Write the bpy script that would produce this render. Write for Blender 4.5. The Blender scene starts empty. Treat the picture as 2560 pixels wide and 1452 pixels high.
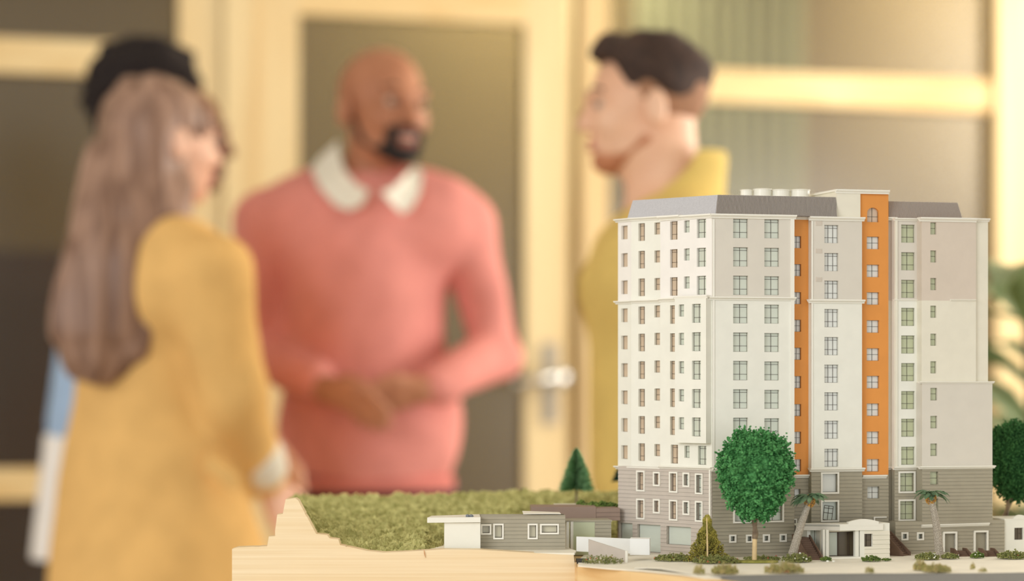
import bpy, math, random
import numpy as np
from mathutils import Vector, Matrix, noise

random.seed(7); np.random.seed(7)
F = 85.0/36.0*2560.0          # focal length in pixels of the 2560 px wide frame
HOR = 940.0                   # eye level in the picture
EYE = 1.095                   # camera height, metres
scene = bpy.context.scene
COL = scene.collection

# ------------------------------------------------------------------ camera
cd = bpy.data.cameras.new('camera'); cam = bpy.data.objects.new('camera', cd); COL.objects.link(cam)
cam.location = (0, 0, EYE); cam.rotation_euler = (math.pi/2, 0, 0)
cd.sensor_width = 36; cd.lens = 85; cd.shift_y = (HOR-726.0)/2560.0
cd.clip_start = .05; cd.clip_end = 100
cd.dof.use_dof = True; cd.dof.focus_distance = 2.50; cd.dof.aperture_fstop = 2.4
scene.camera = cam
# ------------------------------------------------------------------ view and world
vs = scene.view_settings
vs.view_transform = 'Standard'; vs.look = 'None'; vs.gamma = 1; vs.use_curve_mapping = False
vs.exposure = 0.0
try:
    scene.cycles.use_denoising = True
    scene.cycles.max_bounces = 8; scene.cycles.transparent_max_bounces = 12
    scene.cycles.caustics_reflective = False; scene.cycles.caustics_refractive = False
except Exception: pass
w = bpy.data.worlds.new('daylight'); scene.world = w; w.use_nodes = True
bg = w.node_tree.nodes['Background']; bg.inputs[0].default_value = (.94, .98, 1.0, 1); bg.inputs[1].default_value = 1.35

def area(name, loc, target, size, power, col=(1, 1, 1), sy=None):
    ld = bpy.data.lights.new(name, 'AREA'); ld.energy = power; ld.color = col; ld.size = size
    if sy: ld.shape = 'RECTANGLE'; ld.size_y = sy
    o = bpy.data.objects.new(name, ld); COL.objects.link(o); o.location = loc
    o.rotation_euler = (Vector(target)-Vector(loc)).to_track_quat('-Z', 'Y').to_euler()
    return o
# daylight through the big window on the right-hand wall, and from the windows behind the camera
area('window_daylight', (3.05, 6.25, 2.2), (.6, 5.9, 1.9), 1.6, 72, (1, .90, .72), 1.1)
area('window_daylight_low', (3.05, 4.25, 1.15), (-.6, 4.6, 1.2), 1.5, 64, (1, .97, .94), 1.4)
area('front_daylight', (-2.2, -.6, 2.4), (.25, 2.6, 1.0), 1.8, 74, (.98, .99, 1), 1.8)
area('left_fill', (-3.6, 3.2, 1.7), (-1.0, 5.0, .9), 1.6, 24, (1, .98, .95), 1.4)  # unseen fill added to brighten the people on the left; no window there
area('warm_glow_fill', (2.95, 6.6, 2.05), (1.6, 7.75, 1.9), .6, 7, (1, .74, .42), .9)  # unseen warm light added for the glow at the partition's right end
area('back_room_fill', (-2.2, 7.3, 2.8), (-2.2, 7.3, 0), .8, 4, (1, .95, .86), .8)  # unseen fills, here and below, added to brighten the room behind the glass
area('back_room_fill', (.2, 8.3, 2.8), (.2, 8.5, 0), .8, 34, (1, .95, .84), .8)
area('back_room_fill', (1.9, 8.7, 2.8), (1.9, 8.9, 0), .8, 34, (1, .88, .68), .8)

# ------------------------------------------------------------------ materials
def lin(c):
    return tuple(((x/255.)/12.92 if x/255. <= .04045 else ((x/255.+.055)/1.055)**2.4) for x in c)
def mat(name, rgb, rough=.6, var=.0, scale=30., bump=0., bscale=None, metal=0., rgb2=None, stretch=None, spec=.4, detail=4, bdist=.001, contrast=(.35, .65)):
    m = bpy.data.materials.new(name); m.use_nodes = True
    nt = m.node_tree; b = nt.nodes['Principled BSDF']
    c = lin(rgb)
    b.inputs['Base Color'].default_value = (*c, 1); b.inputs['Roughness'].default_value = rough
    b.inputs['Metallic'].default_value = metal; b.inputs['Specular IOR Level'].default_value = spec
    tc = nt.nodes.new('ShaderNodeTexCoord'); mp = nt.nodes.new('ShaderNodeMapping')
    nt.links.new(tc.outputs['Object'], mp.inputs[0])
    if stretch: mp.inputs['Scale'].default_value = stretch
    if var or rgb2:
        n = nt.nodes.new('ShaderNodeTexNoise'); n.inputs['Scale'].default_value = scale; n.inputs['Detail'].default_value = detail
        nt.links.new(mp.outputs[0], n.inputs[0])
        r = nt.nodes.new('ShaderNodeValToRGB'); nt.links.new(n.outputs[0], r.inputs[0])
        r.color_ramp.elements[0].position = contrast[0]; r.color_ramp.elements[1].position = contrast[1]
        c2 = lin(rgb2) if rgb2 else tuple(min(1, x*(1+var)) for x in c)
        c1 = c if rgb2 else tuple(x*(1-var) for x in c)
        r.color_ramp.elements[0].color = (*c1, 1); r.color_ramp.elements[1].color = (*c2, 1)
        nt.links.new(r.outputs[0], b.inputs['Base Color'])
    if bump:
        n = nt.nodes.new('ShaderNodeTexNoise'); n.inputs['Scale'].default_value = bscale or scale; n.inputs['Detail'].default_value = 3
        nt.links.new(mp.outputs[0], n.inputs[0])
        bn = nt.nodes.new('ShaderNodeBump'); bn.inputs['Strength'].default_value = bump; bn.inputs['Distance'].default_value = bdist
        nt.links.new(n.outputs[0], bn.inputs['Height']); nt.links.new(bn.outputs[0], b.inputs['Normal'])
    return m
def wood(name, rgb, rgb2, stretch, scale=1.0, rough=.45, bump=.15):
    m = mat(name, rgb, rough)
    nt = m.node_tree; b = nt.nodes['Principled BSDF']
    tc = nt.nodes.new('ShaderNodeTexCoord'); mp = nt.nodes.new('ShaderNodeMapping'); mp.inputs['Scale'].default_value = stretch
    nt.links.new(tc.outputs['Object'], mp.inputs[0])
    n1 = nt.nodes.new('ShaderNodeTexNoise'); n1.inputs['Scale'].default_value = scale; n1.inputs['Detail'].default_value = 6; n1.inputs['Distortion'].default_value = .6
    nt.links.new(mp.outputs[0], n1.inputs[0])
    r = nt.nodes.new('ShaderNodeValToRGB'); nt.links.new(n1.outputs[0], r.inputs[0])
    r.color_ramp.elements[0].position = .32; r.color_ramp.elements[1].position = .68
    r.color_ramp.elements[0].color = (*lin(rgb2), 1); r.color_ramp.elements[1].color = (*lin(rgb), 1)
    nt.links.new(r.outputs[0], b.inputs['Base Color'])
    bn = nt.nodes.new('ShaderNodeBump'); bn.inputs['Strength'].default_value = bump; bn.inputs['Distance'].default_value = .0006
    nt.links.new(n1.outputs[0], bn.inputs['Height']); nt.links.new(bn.outputs[0], b.inputs['Normal'])
    return m
def glassmat(name, tint, gloss=.12, rough=.06, dust=0., dustc=(200, 200, 190)):
    m = bpy.data.materials.new(name); m.use_nodes = True; nt = m.node_tree
    for n in list(nt.nodes): nt.nodes.remove(n)
    out = nt.nodes.new('ShaderNodeOutputMaterial'); tr = nt.nodes.new('ShaderNodeBsdfTransparent'); tr.inputs[0].default_value = (*lin(tint), 1)
    gl = nt.nodes.new('ShaderNodeBsdfGlossy'); gl.inputs['Roughness'].default_value = rough
    mx = nt.nodes.new('ShaderNodeMixShader'); mx.inputs[0].default_value = gloss
    nt.links.new(tr.outputs[0], mx.inputs[1]); nt.links.new(gl.outputs[0], mx.inputs[2])
    last = mx
    if dust:
        df = nt.nodes.new('ShaderNodeBsdfDiffuse'); df.inputs[0].default_value = (*lin(dustc), 1)
        m2 = nt.nodes.new('ShaderNodeMixShader'); m2.inputs[0].default_value = dust
        nt.links.new(mx.outputs[0], m2.inputs[1]); nt.links.new(df.outputs[0], m2.inputs[2]); last = m2
    nt.links.new(last.outputs[0], out.inputs[0])
    return m
M = {}
def addm(k, *a, **kw): M[k] = mat(k, *a, **kw)
addm('white_card', (236, 234, 222), .55, var=.02, scale=60)
addm('cream_card', (232, 226, 208), .55, var=.02, scale=60)
addm('pale_card', (240, 235, 228), .55, var=.02, scale=60)
addm('grey_card', (218, 211, 198), .55, var=.015, scale=60)
addm('warm_grey_card', (216, 202, 186), .6, var=.02, scale=60)
addm('siding_grey', (166, 158, 138), .6, var=.03, scale=80)
addm('siding_taupe', (194, 183, 171), .6, var=.03, scale=80)
addm('orange_card', (224, 148, 70), .55, var=.03, scale=40)
addm('roof_pale', (188, 186, 188), .7, var=.05, scale=600, bump=.4, bscale=1500, bdist=.0003)
addm('roof_dark', (118, 108, 102), .5)
addm('muntin', (74, 60, 46), .5)
addm('pane_green', (206, 210, 194), .22, spec=.6, var=.03, scale=20)
addm('pane_white', (222, 222, 214), .22, spec=.6, var=.03, scale=20)
addm('pane_olive', (190, 194, 158), .22, spec=.6, var=.03, scale=20)
addm('pane_warm', (204, 182, 156), .22, spec=.6, var=.06, scale=30)  # warm tint painted in for what the short-side panes reflect
addm('pane_tan', (206, 198, 170), .22, spec=.6, var=.05, scale=40)
addm('pane_dark', (92, 80, 62), .25, spec=.6, var=.06, scale=30)
addm('pane_pale', (208, 214, 202), .2, spec=.6, var=.03, scale=20)
addm('trim_white', (240, 236, 224), .5)
addm('stair_brown', (112, 88, 72), .7, var=.08, scale=200)
addm('paving', (246, 240, 224), .8, var=.04, scale=25, bump=.3, bscale=900, bdist=.0003)
addm('road', (128, 128, 126), .85, var=.08, scale=400, bump=.4, bscale=1200, bdist=.0004)
M['ply'] = wood('ply', (236, 208, 158), (222, 184, 128), (6, 6, 70), 1.2)
M['ply_pale'] = wood('ply_pale', (240, 218, 176), (228, 198, 150), (6, 6, 70), 1.2)
M['ply_layer'] = wood('ply_layer', (242, 222, 186), (232, 206, 162), (3, 3, 240), 1.2)
M['pine_v'] = wood('pine_v', (230, 210, 164), (216, 186, 134), (9, 9, .9), 1.0)
M['pine_h'] = wood('pine_h', (230, 206, 156), (214, 180, 122), (.9, 9, 9), 1.0)
addm('moss', (208, 202, 136), .95, rgb2=(154, 150, 86), scale=90, bump=.7, bscale=500, bdist=.002)
addm('foam_green', (104, 174, 104), .9, rgb2=(44, 106, 50), scale=150, contrast=(.36, .62))  # darker second green paints the shade in the crown's crevices
addm('foam_dark', (62, 116, 60), .9, rgb2=(42, 88, 42), scale=55)
addm('needle', (112, 160, 108), .8, rgb2=(144, 186, 132), scale=200)
addm('teal_needle', (24, 70, 62), .8, rgb2=(40, 90, 78), scale=200)
addm('olive_bush', (178, 164, 76), .9, rgb2=(122, 118, 50), scale=160)
addm('shrub_green', (158, 158, 96), .9, rgb2=(104, 114, 58), scale=200)
addm('hedge_green', (122, 142, 66), .9, rgb2=(74, 98, 40), scale=200)
addm('tuft_tan', (200, 180, 124), .9, rgb2=(160, 158, 92), scale=200)
addm('lawn', (168, 160, 84), .95, rgb2=(130, 132, 60), scale=300, bump=.6, bscale=900, bdist=.0008)
addm('flower_red', (196, 88, 70), .8)
addm('flower_white', (236, 236, 226), .8)
addm('bark', (150, 132, 106), .85, rgb2=(104, 86, 70), scale=160, bump=.7, bscale=300, bdist=.0008)
addm('bare_wood', (226, 198, 150), .7, var=.05, scale=100)
addm('palm_bark', (196, 186, 170), .85, rgb2=(146, 136, 122), scale=1100, bump=.8, bscale=1400, bdist=.0008)
addm('palm_leaf', (122, 148, 112), .7, rgb2=(76, 106, 74), scale=120)
addm('palm_fruit', (226, 178, 92), .8, rgb2=(176, 120, 52), scale=500)
addm('dark', (40, 38, 36), .7)
addm('tank_white', (238, 236, 226), .35)

# ------------------------------------------------------------------ object helpers
def _set(o, label, cat, group, kind):
    if label: o['label'] = label
    if cat: o['category'] = cat
    if group: o['group'] = group
    if kind: o['kind'] = kind
def root(name, loc, label=None, cat=None, group=None, kind=None, rz=0.):
    o = bpy.data.objects.new(name, None); COL.objects.link(o); o.location = loc; o.rotation_euler = (0, 0, rz)
    o.empty_display_size = .01; _set(o, label, cat, group, kind); return o
def mesh_obj(name, verts, faces, m, parent=None, label=None, cat=None, group=None, kind=None, smooth=False, origin=None):
    """world-space vertices; the object's origin goes to origin (or the parent's place)"""
    v = np.asarray(verts, dtype=np.float64).reshape(-1, 3)
    par = np.zeros(3)
    p = parent
    while p is not None: par += np.array(p.location); p = p.parent
    org = np.array(origin) if origin is not None else (par if parent is not None else np.array([v[:, 0].mean(), v[:, 1].mean(), v[:, 2].min()]))
    me = bpy.data.meshes.new(name)
    me.from_pydata((v-org).tolist(), [], [list(map(int, f)) for f in faces] if not isinstance(faces, np.ndarray) else faces.tolist()); me.update()
    ms = m if isinstance(m, (list, tuple)) else [m]
    for mm in ms: me.materials.append(mm)
    if smooth: me.polygons.foreach_set('use_smooth', [True]*len(me.polygons))
    o = bpy.data.objects.new(name, me); COL.objects.link(o)
    if parent is not None: o.parent = parent
    o.location = Vector(org-par)
    _set(o, label, cat, group, kind)
    return o
class G:
    """collects geometry"""
    def __init__(s): s.v = []; s.f = []; s.n = 0
    def add(s, v, f):
        v = np.asarray(v, float).reshape(-1, 3); s.v.append(v); s.f += [[i+s.n for i in q] for q in f]; s.n += len(v); return s
    def box(s, p, a, b, c):      # corner + three edge vectors
        p, a, b, c = (np.array(q, float) for q in (p, a, b, c))
        v = [p, p+a, p+a+b, p+b, p+c, p+a+c, p+a+b+c, p+b+c]
        return s.add(v, [(0, 3, 2, 1), (4, 5, 6, 7), (0, 1, 5, 4), (1, 2, 6, 5), (2, 3, 7, 6), (3, 0, 4, 7)])
    def abox(s, x0, x1, y0, y1, z0, z1): return s.box((x0, y0, z0), (x1-x0, 0, 0), (0, y1-y0, 0), (0, 0, z1-z0))
    def prism(s, poly, vec):     # planar polygon (3D points) extruded by vec
        p = np.array(poly, float); n = len(p)
        return s.add(np.vstack([p, p+np.array(vec, float)]), [list(range(n))[::-1], [i+n for i in range(n)]]+[(i, (i+1) % n, (i+1) % n+n, i+n) for i in range(n)])
    def tube(s, pts, radii, n=8, cap=True):
        pts = [Vector(p) for p in pts]; rings = []; ov = (pts[-1]-pts[0]).normalized(); ref = Vector((1, 0, 0)) if abs(ov.z) > .7 else Vector((0, 0, 1))
        for i, p in enumerate(pts):
            d = (pts[min(i+1, len(pts)-1)]-pts[max(i-1, 0)]).normalized()
            a = d.cross(ref); a = a.normalized() if a.length > 1e-4 else d.orthogonal().normalized()
            b = d.cross(a); r = radii[i] if hasattr(radii, '__len__') else radii
            rings += [p+(a*math.cos(t)+b*math.sin(t))*r for t in [2*math.pi*k/n for k in range(n)]]
        f = []
        for i in range(len(pts)-1):
            for k in range(n): f.append((i*n+k, i*n+(k+1) % n, (i+1)*n+(k+1) % n, (i+1)*n+k))
        if cap: f.append(list(range(n))[::-1]); f.append([(len(pts)-1)*n+k for k in range(n)])
        return s.add([list(q) for q in rings], f)
    def obj(s, name, m, parent=None, **kw): return mesh_obj(name, np.vstack(s.v), s.f, m, parent, **kw)
def P(px, py, d): return np.array([(px-1280.)*d/F, d, EYE+(HOR-py)*d/F])

class Plane:
    """an upright plane seen from above as a line: p0 + s*u, outward normal n"""
    def __init__(s, p0, ang, flip=False):
        a = math.radians(ang); s.p0 = np.array(p0[:2], float); s.ang = a
        s.u = np.array([math.cos(a), math.sin(a)]); s.n = np.array([math.sin(a), -math.cos(a)])
    def off(s, e): q = Plane(s.p0+s.n*e, math.degrees(s.ang)); return q
    def s(s, px):
        r = (px-1280.)/F           # X = r*Y
        # p0x + t*ux = r*(p0y + t*uy)
        return (r*s.p0[1]-s.p0[0])/(s.u[0]-r*s.u[1])
    def d(s, px): return s.p0[1]+s.s(px)*s.u[1]
    def z(s, px, py): return EYE+(HOR-py)*s.d(px)/F
    def pt(s, t, z, o=0.): q = s.p0+s.u*t+s.n*o; return np.array([q[0], q[1], z])
    def v(s, t, z, o=0.): q = s.u*t+s.n*o; return np.array([q[0], q[1], z])
    def box(s, g, t0, t1, z0, z1, o0, o1):
        return g.box(s.pt(t0, z0, o0), s.v(t1-t0, 0), s.v(0, 0, o1-o0), s.v(0, z1-z0, 0))

def cells(s0, s1, z0, z1, holes):
    S = sorted({s0, s1, *[min(max(h[0], s0), s1) for h in holes], *[min(max(h[1], s0), s1) for h in holes]})
    Z = sorted({z0, z1, *[min(max(h[2], z0), z1) for h in holes], *[min(max(h[3], z0), z1) for h in holes]})
    for i in range(len(S)-1):
        for j in range(len(Z)-1):
            sc, zc = (S[i]+S[i+1])/2, (Z[j]+Z[j+1])/2
            if S[i+1]-S[i] < 1e-7 or Z[j+1]-Z[j] < 1e-7: continue
            if any(h[0] < sc < h[1] and h[2] < zc < h[3] for h in holes): continue
            yield S[i], S[i+1], Z[j], Z[j+1]
def wall(pl, s0, s1, z0, z1, holes, m, parent, depth=.0036, ret=.03, name='wall_panel', top=True, label=None):
    g = G()
    for a, b, c, d in cells(s0, s1, z0, z1, holes):
        g.add([pl.pt(a, c), pl.pt(b, c), pl.pt(b, d), pl.pt(a, d)], [(0, 1, 2, 3)])
    for h in holes:
        a, b, c, d = max(h[0], s0), min(h[1], s1), max(h[2], z0), min(h[3], z1)
        if b <= a or d <= c: continue
        fr = [pl.pt(a, c), pl.pt(b, c), pl.pt(b, d), pl.pt(a, d)]; bk = [pl.pt(a, c, -depth), pl.pt(b, c, -depth), pl.pt(b, d, -depth), pl.pt(a, d, -depth)]
        g.add(fr+bk, [(0, 4, 5, 1), (1, 5, 6, 2), (2, 6, 7, 3), (3, 7, 4, 0)])
    for t in (s0, s1):
        g.add([pl.pt(t, z0), pl.pt(t, z1), pl.pt(t, z1, -ret), pl.pt(t, z0, -ret)], [(0, 1, 2, 3)])
    if top:
        for z in (z0, z1): g.add([pl.pt(s0, z), pl.pt(s1, z), pl.pt(s1, z, -ret), pl.pt(s0, z, -ret)], [(0, 1, 2, 3)])
    return g.obj(name, m, parent, label=label)
def siding(pl, s0, s1, z0, z1, holes, m, parent, pitch=.00385):
    """lapped boards laid over the wall from the bottom up, each board a part"""
    n = max(1, round((z1-z0)/pitch)); p = (z1-z0)/n
    for k in range(n):
        a, b = z0+k*p, z0+(k+1)*p-.00025
        oo = lambda z: .0008-(z-a)/(b-a)*.0006
        runs = []; last = None
        for q in sorted(cells(s0, s1, a, b, holes)):
            if last is None or q[0] > last+1e-6: runs.append([])
            runs[-1].append(q); last = q[1]
        for run in runs:
          g = G()
          for c0, c1, d0, d1 in run:
            v = [pl.pt(c0, d0, 0), pl.pt(c1, d0, 0), pl.pt(c1, d1, 0), pl.pt(c0, d1, 0), pl.pt(c0, d0, oo(d0)), pl.pt(c1, d0, oo(d0)), pl.pt(c1, d1, oo(d1)), pl.pt(c0, d1, oo(d1))]
            g.add(v, [(4, 5, 6, 7), (0, 1, 5, 4), (1, 2, 6, 5), (2, 3, 7, 6), (3, 0, 4, 7)])
          if g.n: g.obj('siding_board', m, parent)
def cornice(pl, s0, s1, z, parent, h=.0034, proj=.0042, m=None, name='cornice', z1=None):
    """moulding: fillet, cove and top board along the wall; z is its top (z1 at the far end)"""
    z1 = z if z1 is None else z1
    prof = [(0, -h), (.3*proj, -h), (.35*proj, -.72*h), (.55*proj, -.62*h), (.7*proj, -.4*h), (proj, -.36*h), (proj, 0), (-.006, 0)]
    g = G(); v = [pl.pt(s0, z+b, a) for a, b in prof]+[pl.pt(s1, z1+b, a) for a, b in prof]; n = len(prof)
    g.add(v, [list(range(n)), [i+n for i in range(n)][::-1]]+[(i, i+n, (i+1) % n+n, (i+1) % n) for i in range(n)])
    return g.obj(name, m or M['trim_white'], parent)

_win = {}
def window(pl, hole, parent, vb, hb, pane, split=False, frame=False, depth=.0034, bar=.00032):
    """window = dark lattice (part) with its panes and, on siding, a white surround (sub-parts)"""
    a, b, c, d = hole; w_, h_ = b-a, d-c
    key = (round(w_, 5), round(h_, 5), tuple(vb), tuple(hb), pane, split, frame)
    pr = np.zeros(3); q = parent
    while q is not None: pr += np.array(q.location); q = q.parent
    ctr = pl.pt((a+b)/2, (c+d)/2, -depth)
    if key not in _win:
        X = [-w_/2+w_*t for t in [0]+list(vb)+[1]]; Z = [h_/2-h_*t for t in [0]+list(hb)+[1]]
        g = G(); t = bar/2
        for i, x in enumerate(X):
            e = t*1.3 if i in (0, len(X)-1) else t
            g.abox(x-e, x+e, -.0005, .0003, -h_/2, h_/2)
        for i, z in enumerate(Z):
            e = t*1.3 if i in (0, len(Z)-1) else t
            g.abox(-w_/2, w_/2, -.00045, .0003, z-e, z+e)
        def mk(g, nm, m_):
            me = bpy.data.meshes.new(nm); me.from_pydata(np.vstack(g.v).tolist(), [], g.f); me.materials.append(m_); me.update(); return me
        lat = mk(g, 'window', M['muntin']); panes = []
        if split:
            for i in range(len(X)-1):
                for j in range(len(Z)-1):
                    x0, x1, z1, z0 = X[i], X[i+1], Z[j], Z[j+1]
                    gg = G().abox(-(x1-x0)/2, (x1-x0)/2, 0, .0006, -(z0-z1)/2*-1, (z0-z1)/2*-1) if False else G().abox(-(x1-x0)/2, (x1-x0)/2, 0, .0006, -abs(z1-z0)/2, abs(z1-z0)/2)
                    panes.append((mk(gg, 'pane', M[pane]), ((x0+x1)/2, 0, (z0+z1)/2)))
        else:
            panes.append((mk(G().abox(-w_/2-.0004, w_/2+.0004, 0, .0006, -h_/2-.0004, h_/2+.0004), 'pane', M[pane]), (0, 0, 0)))
        fr = None
        if frame:
            g = G(); fw = .0017; y0, y1 = -depth-.0016, -depth+.0006
            g.abox(-w_/2-fw, -w_/2, y0, y1, -h_/2-fw, h_/2+fw); g.abox(w_/2, w_/2+fw, y0, y1, -h_/2-fw, h_/2+fw)
            g.abox(-w_/2, w_/2, y0, y1, h_/2, h_/2+fw); g.abox(-w_/2, w_/2, y0, y1, -h_/2-fw, -h_/2)
            fr = mk(g, 'surround', M['trim_white'])
        _win[key] = (lat, panes, fr)
    lat, panes, fr = _win[key]
    o = bpy.data.objects.new('window', lat); COL.objects.link(o); o.parent = parent
    o.location = Vector(ctr-pr); o.rotation_euler = (0, 0, pl.ang)
    for me, loc in panes:
        c_ = bpy.data.objects.new('pane', me); COL.objects.link(c_); c_.parent = o; c_.location = loc
    if fr:
        c_ = bpy.data.objects.new('surround', fr); COL.objects.link(c_); c_.parent = o
    return o
# ================================================================== the room
pw = Plane(P(1020, 940, 6.7), 17.7)             # glazed timber partition behind the people
def mem(pl, g, pl0, pr0, z0, z1, th=.07, o=0.): return pl.box(g, pl.s(pl0), pl.s(pr0), z0, z1, o-th, o)
CEIL = 2.85
G().abox(-5, 4, -1.2, 11, -.05, 0).obj('floor', mat('floor_grey', (176, 164, 146), .5, var=.05, scale=3), kind='structure')
G().abox(-5, 4, -1.2, 11, CEIL, CEIL+.08).obj('ceiling', mat('ceiling_white', (236, 232, 222), .8), kind='structure')
G().abox(-5.1, -5, -1.2, 11, 0, CEIL).obj('wall_left', mat('wall_cream', (214, 200, 176), .8), kind='structure')
g = G()
g.abox(4, 4.1, -1.2, 3.2, 0, CEIL); g.abox(4, 4.1, 3.2, 11, 0, .5); g.abox(4, 4.1, 3.2, 11, 2.7, CEIL); g.abox(4, 4.1, 8.2, 11, .5, 2.7)
g.obj('wall_right', bpy.data.materials['wall_cream'], kind='structure')
# wall of the room behind the glass: olive plaster over a dark brown lower half
pb = pw.off(-1.9)
M['back_olive'] = mat('back_olive', (176, 160, 118), .8, var=.06, scale=1.2)
M['back_brown'] = mat('back_brown', (100, 66, 38), .7, var=.12, scale=1.5)
wb = root('wall_back', (0, 9, 0), kind='structure')
g = G(); pb.box(g, pb.s(-1500), pb.s(3600), 0, CEIL, -.1, 0); g.obj('plaster_wall', M['back_olive'], wb)
g = G(); pb.box(g, pb.s(-1500), pb.s(620), 0, 1.52, 0, .03); g.obj('brown_panelling', M['back_brown'], wb)
cur = root('curtain', tuple(P(1930, 940, pb.d(1930)-.15)), 'pale green curtain hanging behind the glass beside the yellow-shirted man', 'curtain')
cur.location.z = 0.02
g = G(); n = 40; s0, s1 = pb.s(1560), pb.s(1985); rows = []
for k in range(n+1):
    t = s0+(s1-s0)*k/n; o = .12+.025*math.sin(k*1.7); rows.append((pb.pt(t, .04, o), pb.pt(t, CEIL-.05, o)))
for k in range(n): g.add([rows[k][0], rows[k+1][0], rows[k+1][1], rows[k][1]], [(0, 1, 2, 3)])
g.obj('drape', mat('curtain_green', (206, 214, 186), .9), cur)
g = G(); g.tube([pb.pt(s0-.1, CEIL-.05, .12), pb.pt(s1+.1, CEIL-.05, .12)], .012, 8); g.obj('curtain_rod', mat('rod', (120, 110, 96), .4, metal=.6), cur)

ws = root('wall_partition', (0, 6.7, 0), kind='structure')
def part(nm, a, b, z0, z1, m, th=.07, o=0., lab=None):
    g = G(); pw.box(g, pw.s(a), pw.s(b), z0, z1, o-th, o); return g.obj(nm, m, ws, label=lab)
part('mullion', 447, 556, 0, CEIL, M['pine_v'])
part('door_jamb', 558, 632, 0, CEIL, M['pine_v'], .09, .015)
part('door_jamb', 1452, 1518, 0, CEIL, M['pine_v'], .09, .015)
part('mullion', 2486, 2680, 0, CEIL, M['pine_v'], .09, .02)
part('mullion', -900, -800, 0, CEIL, M['pine_v'])
zl = (pw.z(0, 180), pw.z(0, 92)); zl2 = (pw.z(50, 1250), pw.z(50, 1170))
zr = (pw.z(1900, 258), pw.z(1900, 178))
for a_, b_ in ((pw.s(-900)-2.6, pw.s(-900)), (pw.s(2680), pw.s(2680)+2.3)):
    g = G(); pw.box(g, a_, b_, 0, CEIL, -.1, 0); g.obj('plaster_panel', bpy.data.materials['wall_cream'], ws)
part('rail', -800, 447, zl[0], zl[1], M['pine_h'], .06)
part('rail', -800, 447, zl2[0], zl2[1], M['pine_h'], .06)
part('rail', 1518, 2486, zr[0], zr[1], M['pine_h'], .06)
part('rail', 1518, 2486, zl2[0]-.01, zl2[1]-.01, M['pine_h'], .06)
part('head_rail', 632, 1452, 2.26, CEIL, M['pine_h'], .08)
for a, b in ((-800, 447), (1518, 2486)):
    part('sill_rail', a, b, 0, .16, M['pine_h'], .07); part('top_rail', a, b, CEIL-.08, CEIL, M['pine_h'], .07)
M['pglass'] = glassmat('partition_glass', (206, 200, 184), .06, .27, .02, (210, 205, 190))
for a, b, segs in ((-800, 447, [(.16, zl2[0]), (zl2[1], zl[0]), (zl[1], CEIL-.08)]), (1518, 2486, [(.16, zl2[0]-.01), (zl2[1]-.01, zr[0]), (zr[1], CEIL-.08)])):
    for z0, z1 in segs: part('glass_pane', a, b, z0, z1, M['pglass'], .008, -.03)
# the door
dr = root('door_1', (0, 6.7, 0), kind='structure')
def dpart(nm, a, b, z0, z1, m, th=.045, o=0., lab=None, par=None):
    g = G(); pw.box(g, pw.s(a), pw.s(b), z0, z1, o-th, o); return g.obj(nm, m, par or dr, label=lab)
dz = pw.z(1020, 48)
dpart('stile', 636, 748, .01, 2.24, M['pine_v']); dpart('stile', 1313, 1420, .01, 2.24, M['pine_v'])
dpart('top_rail', 748, 1313, dz, 2.24, M['pine_h']); dpart('bottom_rail', 748, 1313, .01, .24, M['pine_h'])
dpart('glass_pane', 748, 1313, .24, dz, M['pglass'], .008, -.02)
chrome = mat('brushed_steel', (226, 226, 222), .22, metal=.85)
satin = mat('satin_plate', (168, 160, 146), .6, metal=.3)
hz = pw.z(1375, 945); sx = pw.s(1375)
g = G(); pw.box(g, sx-.022, sx+.022, hz-.13, hz+.1, .0, .008); hp = g.obj('handle_plate', satin, dr)
g = G(); g.tube([pw.pt(sx, hz, .008), pw.pt(sx, hz, .05)], .013, 14); g.tube([pw.pt(sx+.005, hz+.004, .055), pw.pt(sx-.05, hz-.002, .058), pw.pt(sx-.125, hz-.018, .055)], [.019, .012, .011], 12)
g.tube([pw.pt(sx+.012, hz, .03), pw.pt(sx+.012, hz, .062), pw.pt(sx+.012, hz, .070)], [.026, .027, .016], 18)
g.obj('lever', chrome, hp, smooth=True)
g = G(); g.tube([pw.pt(sx, hz-.075, .008), pw.pt(sx, hz-.075, .013)], .008, 10); g.obj('keyhole_escutcheon', mat('dark_steel', (90, 90, 90), .4, metal=.7), hp)

# ================================================================== table under the model
tb = root('display_table', (.25, 2.6, 0), 'plain pale wooden table carrying the model board', 'table')
G().abox(-.30, .92, 2.12, 3.06, .815, .845).obj('tabletop', M['ply_pale'], tb)
for x in (-.25, .85):
    for y in (2.2, 2.98): G().abox(x-.025, x+.025, y-.025, y+.025, 0, .815).obj('leg', M['ply_pale'], tb)
g = G(); g.abox(-.25, .85, 2.19, 2.21, .74, .815); g.abox(-.25, .85, 2.97, 2.99, .74, .815); g.obj('apron', M['ply_pale'], tb)

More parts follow.
